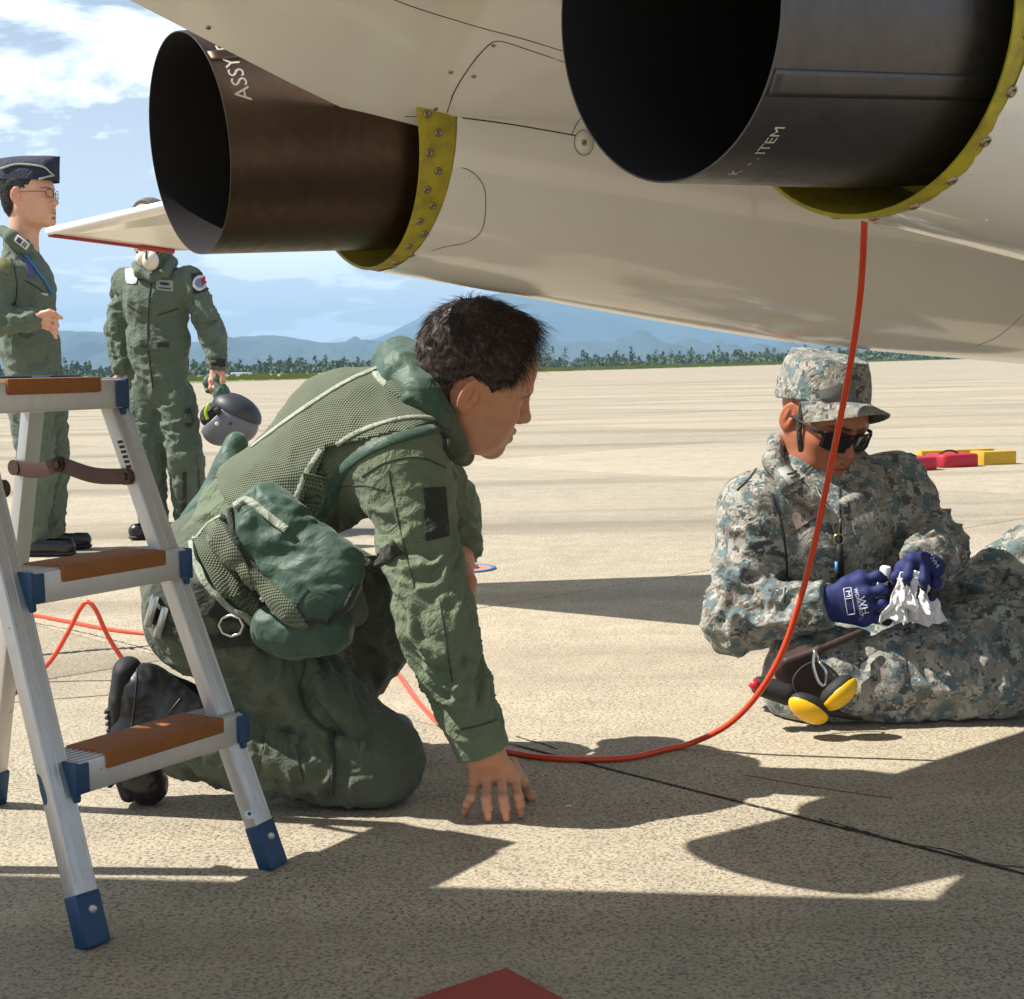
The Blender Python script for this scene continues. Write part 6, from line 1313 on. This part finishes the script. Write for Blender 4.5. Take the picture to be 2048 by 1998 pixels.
# cream ear defenders worn round the chin
ed_ = empty('ear_defenders', at(284, 490, Y2 - .2), 'cream ear defenders worn around the neck of the person with the helmet', 'ear defenders')
for x, y, r in ((287, 497, .046), (271, 493, .034)):
    c_ = at(x, y, Y2 - .185 + (0 if r > .04 else .03)); S = SDF(*bbox([c_], .09), .004); S.ell(c_, (r * .86, .038, r), k=0); par(S.build('cup', M_CREAM, None, 1), ed_)
g = G(); tube(g, [at(279, 474, Y2 - .20), at(278, 490, Y2 - .225), at(283, 508, Y2 - .20)], .004, 6); par(g.build('wire', M_RUBBER, None), ed_)
g = G(); tube(g, spline([at(296, 484, Y2 - .18), at(318, 470, Y2 - .08), at(320, 462, Y2 + .04), at(290, 460, Y2 + .11), at(264, 466, Y2 + .05), at(262, 482, Y2 - .12)], 30), .006, 8); par(g.build('headband', M_RUBBER, None), ed_)
shoe(P2, at(305, 990, Y2 + .02), V3(-.3, -1, 0), .27); shoe(P2, at(360, 995, Y2 + .0), V3(-.25, -1, 0), .27)
patch(T2_, [(237, 512), (264, 512), (262, 542), (242, 542)], .004, 'chest_patch', plain('white_blue_patch', S2L((186, 190, 200)), .85, var=.6, scale=38), P2, 10, 10, .002, .5); patch(T2_, [(298, 533), (331, 536), (330, 556), (297, 553)], .004, 'name_patch', plain('grey_name_patch', S2L((150, 150, 142)), .8), P2, 8, 6, .002)
o = patch(T2_, [(305, 538), (325, 540), (324, 545), (304, 543)], .006, 'wing_badge', M_NAVY, P2, 8, 4, .002, .8); patch(T2_, [(303, 548), (326, 550), (326, 552), (303, 550)], .006, 'name_line', M_NAVY, P2, 6, 3, .002)
patch(T2_, [(364, 522), (392, 518), (398, 556), (368, 560)], .003, 'sleeve_velcro', M_DARKCLOTH, P2, 8, 8, .002); patch(T2_, [(366, 527), (393, 524), (396, 553), (368, 556)], .006, 'squadron_patch', plain('round_white_patch', S2L((206, 206, 210)), .8, var=.15, scale=50), P2, 12, 12, .002, 1.0); patch(T2_, [(370, 532), (389, 530), (391, 548), (372, 550)], .008, 'patch_blue_ring', plain('blue_patch_field', S2L((120, 130, 160)), .8, var=.4, scale=60), P2, 10, 10, .002, 1.0); patch(T2_, [(380, 534), (394, 526), (392, 540), (384, 546)], .010, 'patch_red_bird', plain('red_patch_bird', S2L((170, 40, 54)), .8), P2, 6, 6, .002)
seam(T2_, [(290, 525), (284, 580), (282, 640), (286, 700), (292, 740)], .005, 'front_zip', M_WEB, P2, .001); seam(T2_, [(243, 580), (258, 590), (272, 598)], .004, 'pocket_zip', M_WEB, P2); seam(T2_, [(302, 600), (320, 595), (340, 588)], .004, 'pocket_zip', M_WEB, P2)
strap(T2_, [(248, 650), (280, 657), (320, 657), (362, 650)], .05, .004, 'waist_belt', M_SUIT2, P2); patch(T2_, [(270, 650), (282, 652), (282, 663), (270, 661)], .008, 'belt_buckle', M_WEB, P2, 4, 4, .003); patch(T2_, [(300, 652), (322, 653), (322, 662), (300, 661)], .008, 'belt_tab', M_WEB, P2, 4, 4, .003)
patch(T2_, [(370, 560), (405, 556), (410, 610), (378, 615)], .012, 'sleeve_pocket', M_SUIT2, P2, 8, 8, .002, .15); patch(T2_, [(351, 780), (362, 778), (364, 812), (352, 814)], .008, 'knee_strap', M_WEB, P2, 5, 6, .003, .3); patch(T2_, [(352, 790), (361, 789), (361, 806), (353, 806)], .010, 'knee_strap_gap', M_SUIT2, P2, 4, 4, .003); strap(T2_, [(352, 900), (352, 940), (350, 980)], .02, .004, 'ankle_zip', M_WEB, P2); patch(T2_, [(375, 870), (394, 868), (396, 930), (380, 935)], .012, 'shin_pocket', M_SUIT2, P2, 6, 8, .002)
wat = at(414, 687, Y2 - .14); g = G(); lathe(g, wat + V3(0, 0, -.012), V3(0, 0, 1), [(-.012, .04), (-.012, .047), (.012, .047), (.012, .04)], 20); box(g, wat + V3(.03, -.04, -.012), (.018, .008, .018), None, .004); par(g.build('wristwatch', M_RUBBER, None), P2)
# ---- flight helmet hanging from his hand
Yh2 = Y2 - .16; hl_ = empty('flight_helmet', at(440, 800, Yh2), 'grey flight helmet held low by the person behind, visor cover on top', 'helmet')
hc_ = at(440, 802, Yh2); M_HELM = plain('grey_helmet_shell', S2L((104, 106, 114)), .45, var=.08); M_HELD = plain('dark_visor_cover', S2L((54, 56, 60)), .5)
S = SDF(*bbox([hc_], .2), .005); A = rot(0, R_(25)).T; S.ell(hc_, (.138, .115, .112), A, k=0); S.ell(hc_ + V3(-.05, -.02, -.03), (.09, .10, .09), A, k=.03); S.ell(hc_ + V3(-.10, -.03, .05), (.10, .09, .07), rot(0, R_(-35)).T, k=.02, op='s'); par(S.build('shell', M_HELM, None, 1), hl_)
S = SDF(*bbox([hc_], .2), .005); S.ell(hc_ + V3(.03, 0, .04), (.128, .112, .085), rot(0, R_(30)).T, k=0); S.cut(hc_ + V3(.0, 0, .045), nrm(V3(-.45, 0, -.9))); par(S.build('visor_cover', M_HELD, None, 1), hl_)
S = SDF(*bbox([hc_], .2), .005); S.ell(hc_ + V3(-.075, -.015, .035), (.075, .085, .055), rot(0, R_(-35)).T, k=0); S.wrinkle(.008, 30, 2); par(S.build('padding', M_RUBBER, None, 1), hl_)
for dx, dz_, m, r in ((.02, -.01, M_RUBBER, .006), (-.045, -.01, M_CREAM, .010), (-.04, .05, M_RUBBER, .016)):
    h_ = hc_ + V3(dx, -.118, dz_); g = G(); lathe(g, h_, V3(0, -1, 0), [(-.02, r), (.004, r), (.006, r * .6), (.006, 0)], 14); par(g.build('fitting', m, None), hl_)
S = SDF(*bbox([at(415, 730, Yh2), at(440, 790, Yh2)], .09), .005); S.chain([at(414, 722, Yh2), at(422, 750, Yh2), at(428, 775, Yh2)], [.022, .036, .05], .02); S.chain([at(405, 712, Yh2 + .02), at(394, 728, Yh2 + .02), at(396, 745, Yh2)], [.014, .016, .012], .02); S.wrinkle(.008, 24, 2); par(S.build('cloth_bag', M_SATIN, None, 1), hl_)
g = G(); tube(g, spline([at(398, 770, Yh2 - .1), at(392, 785, Yh2 - .1), at(396, 800, Yh2 - .1)], 10), .008, 8); par(g.build('mask_clip', plain('fluorescent_tab', S2L((170, 210, 40)), .5), None), hl_)
# ------------------------------------------------------------------ air between here and the hills
hzo = mk('haze', [(x, y, z) for x in (-8800, 8800) for y in (-2000, 11500) for z in (-1.5, 450)], [(0, 1, 3, 2), (4, 6, 7, 5), (0, 4, 5, 1), (2, 3, 7, 6), (0, 2, 6, 4), (1, 5, 7, 3)], None, smooth=False)
hm = bpy.data.materials.new('haze_air'); hm.use_nodes = True; ht = hm.node_tree; ht.nodes.clear()
pv = ht.nodes.new('ShaderNodeVolumePrincipled'); ho = ht.nodes.new('ShaderNodeOutputMaterial'); ht.links.new(pv.outputs[0], ho.inputs['Volume'])
pv.inputs['Color'].default_value = (.44, .72, 1.0, 1); pv.inputs['Density'].default_value = 1.5e-4; pv.inputs['Anisotropy'].default_value = 0.1
hzo.data.materials.append(hm); tag(hzo, 'bluish summer haze over the airfield', 'haze', kind='stuff')
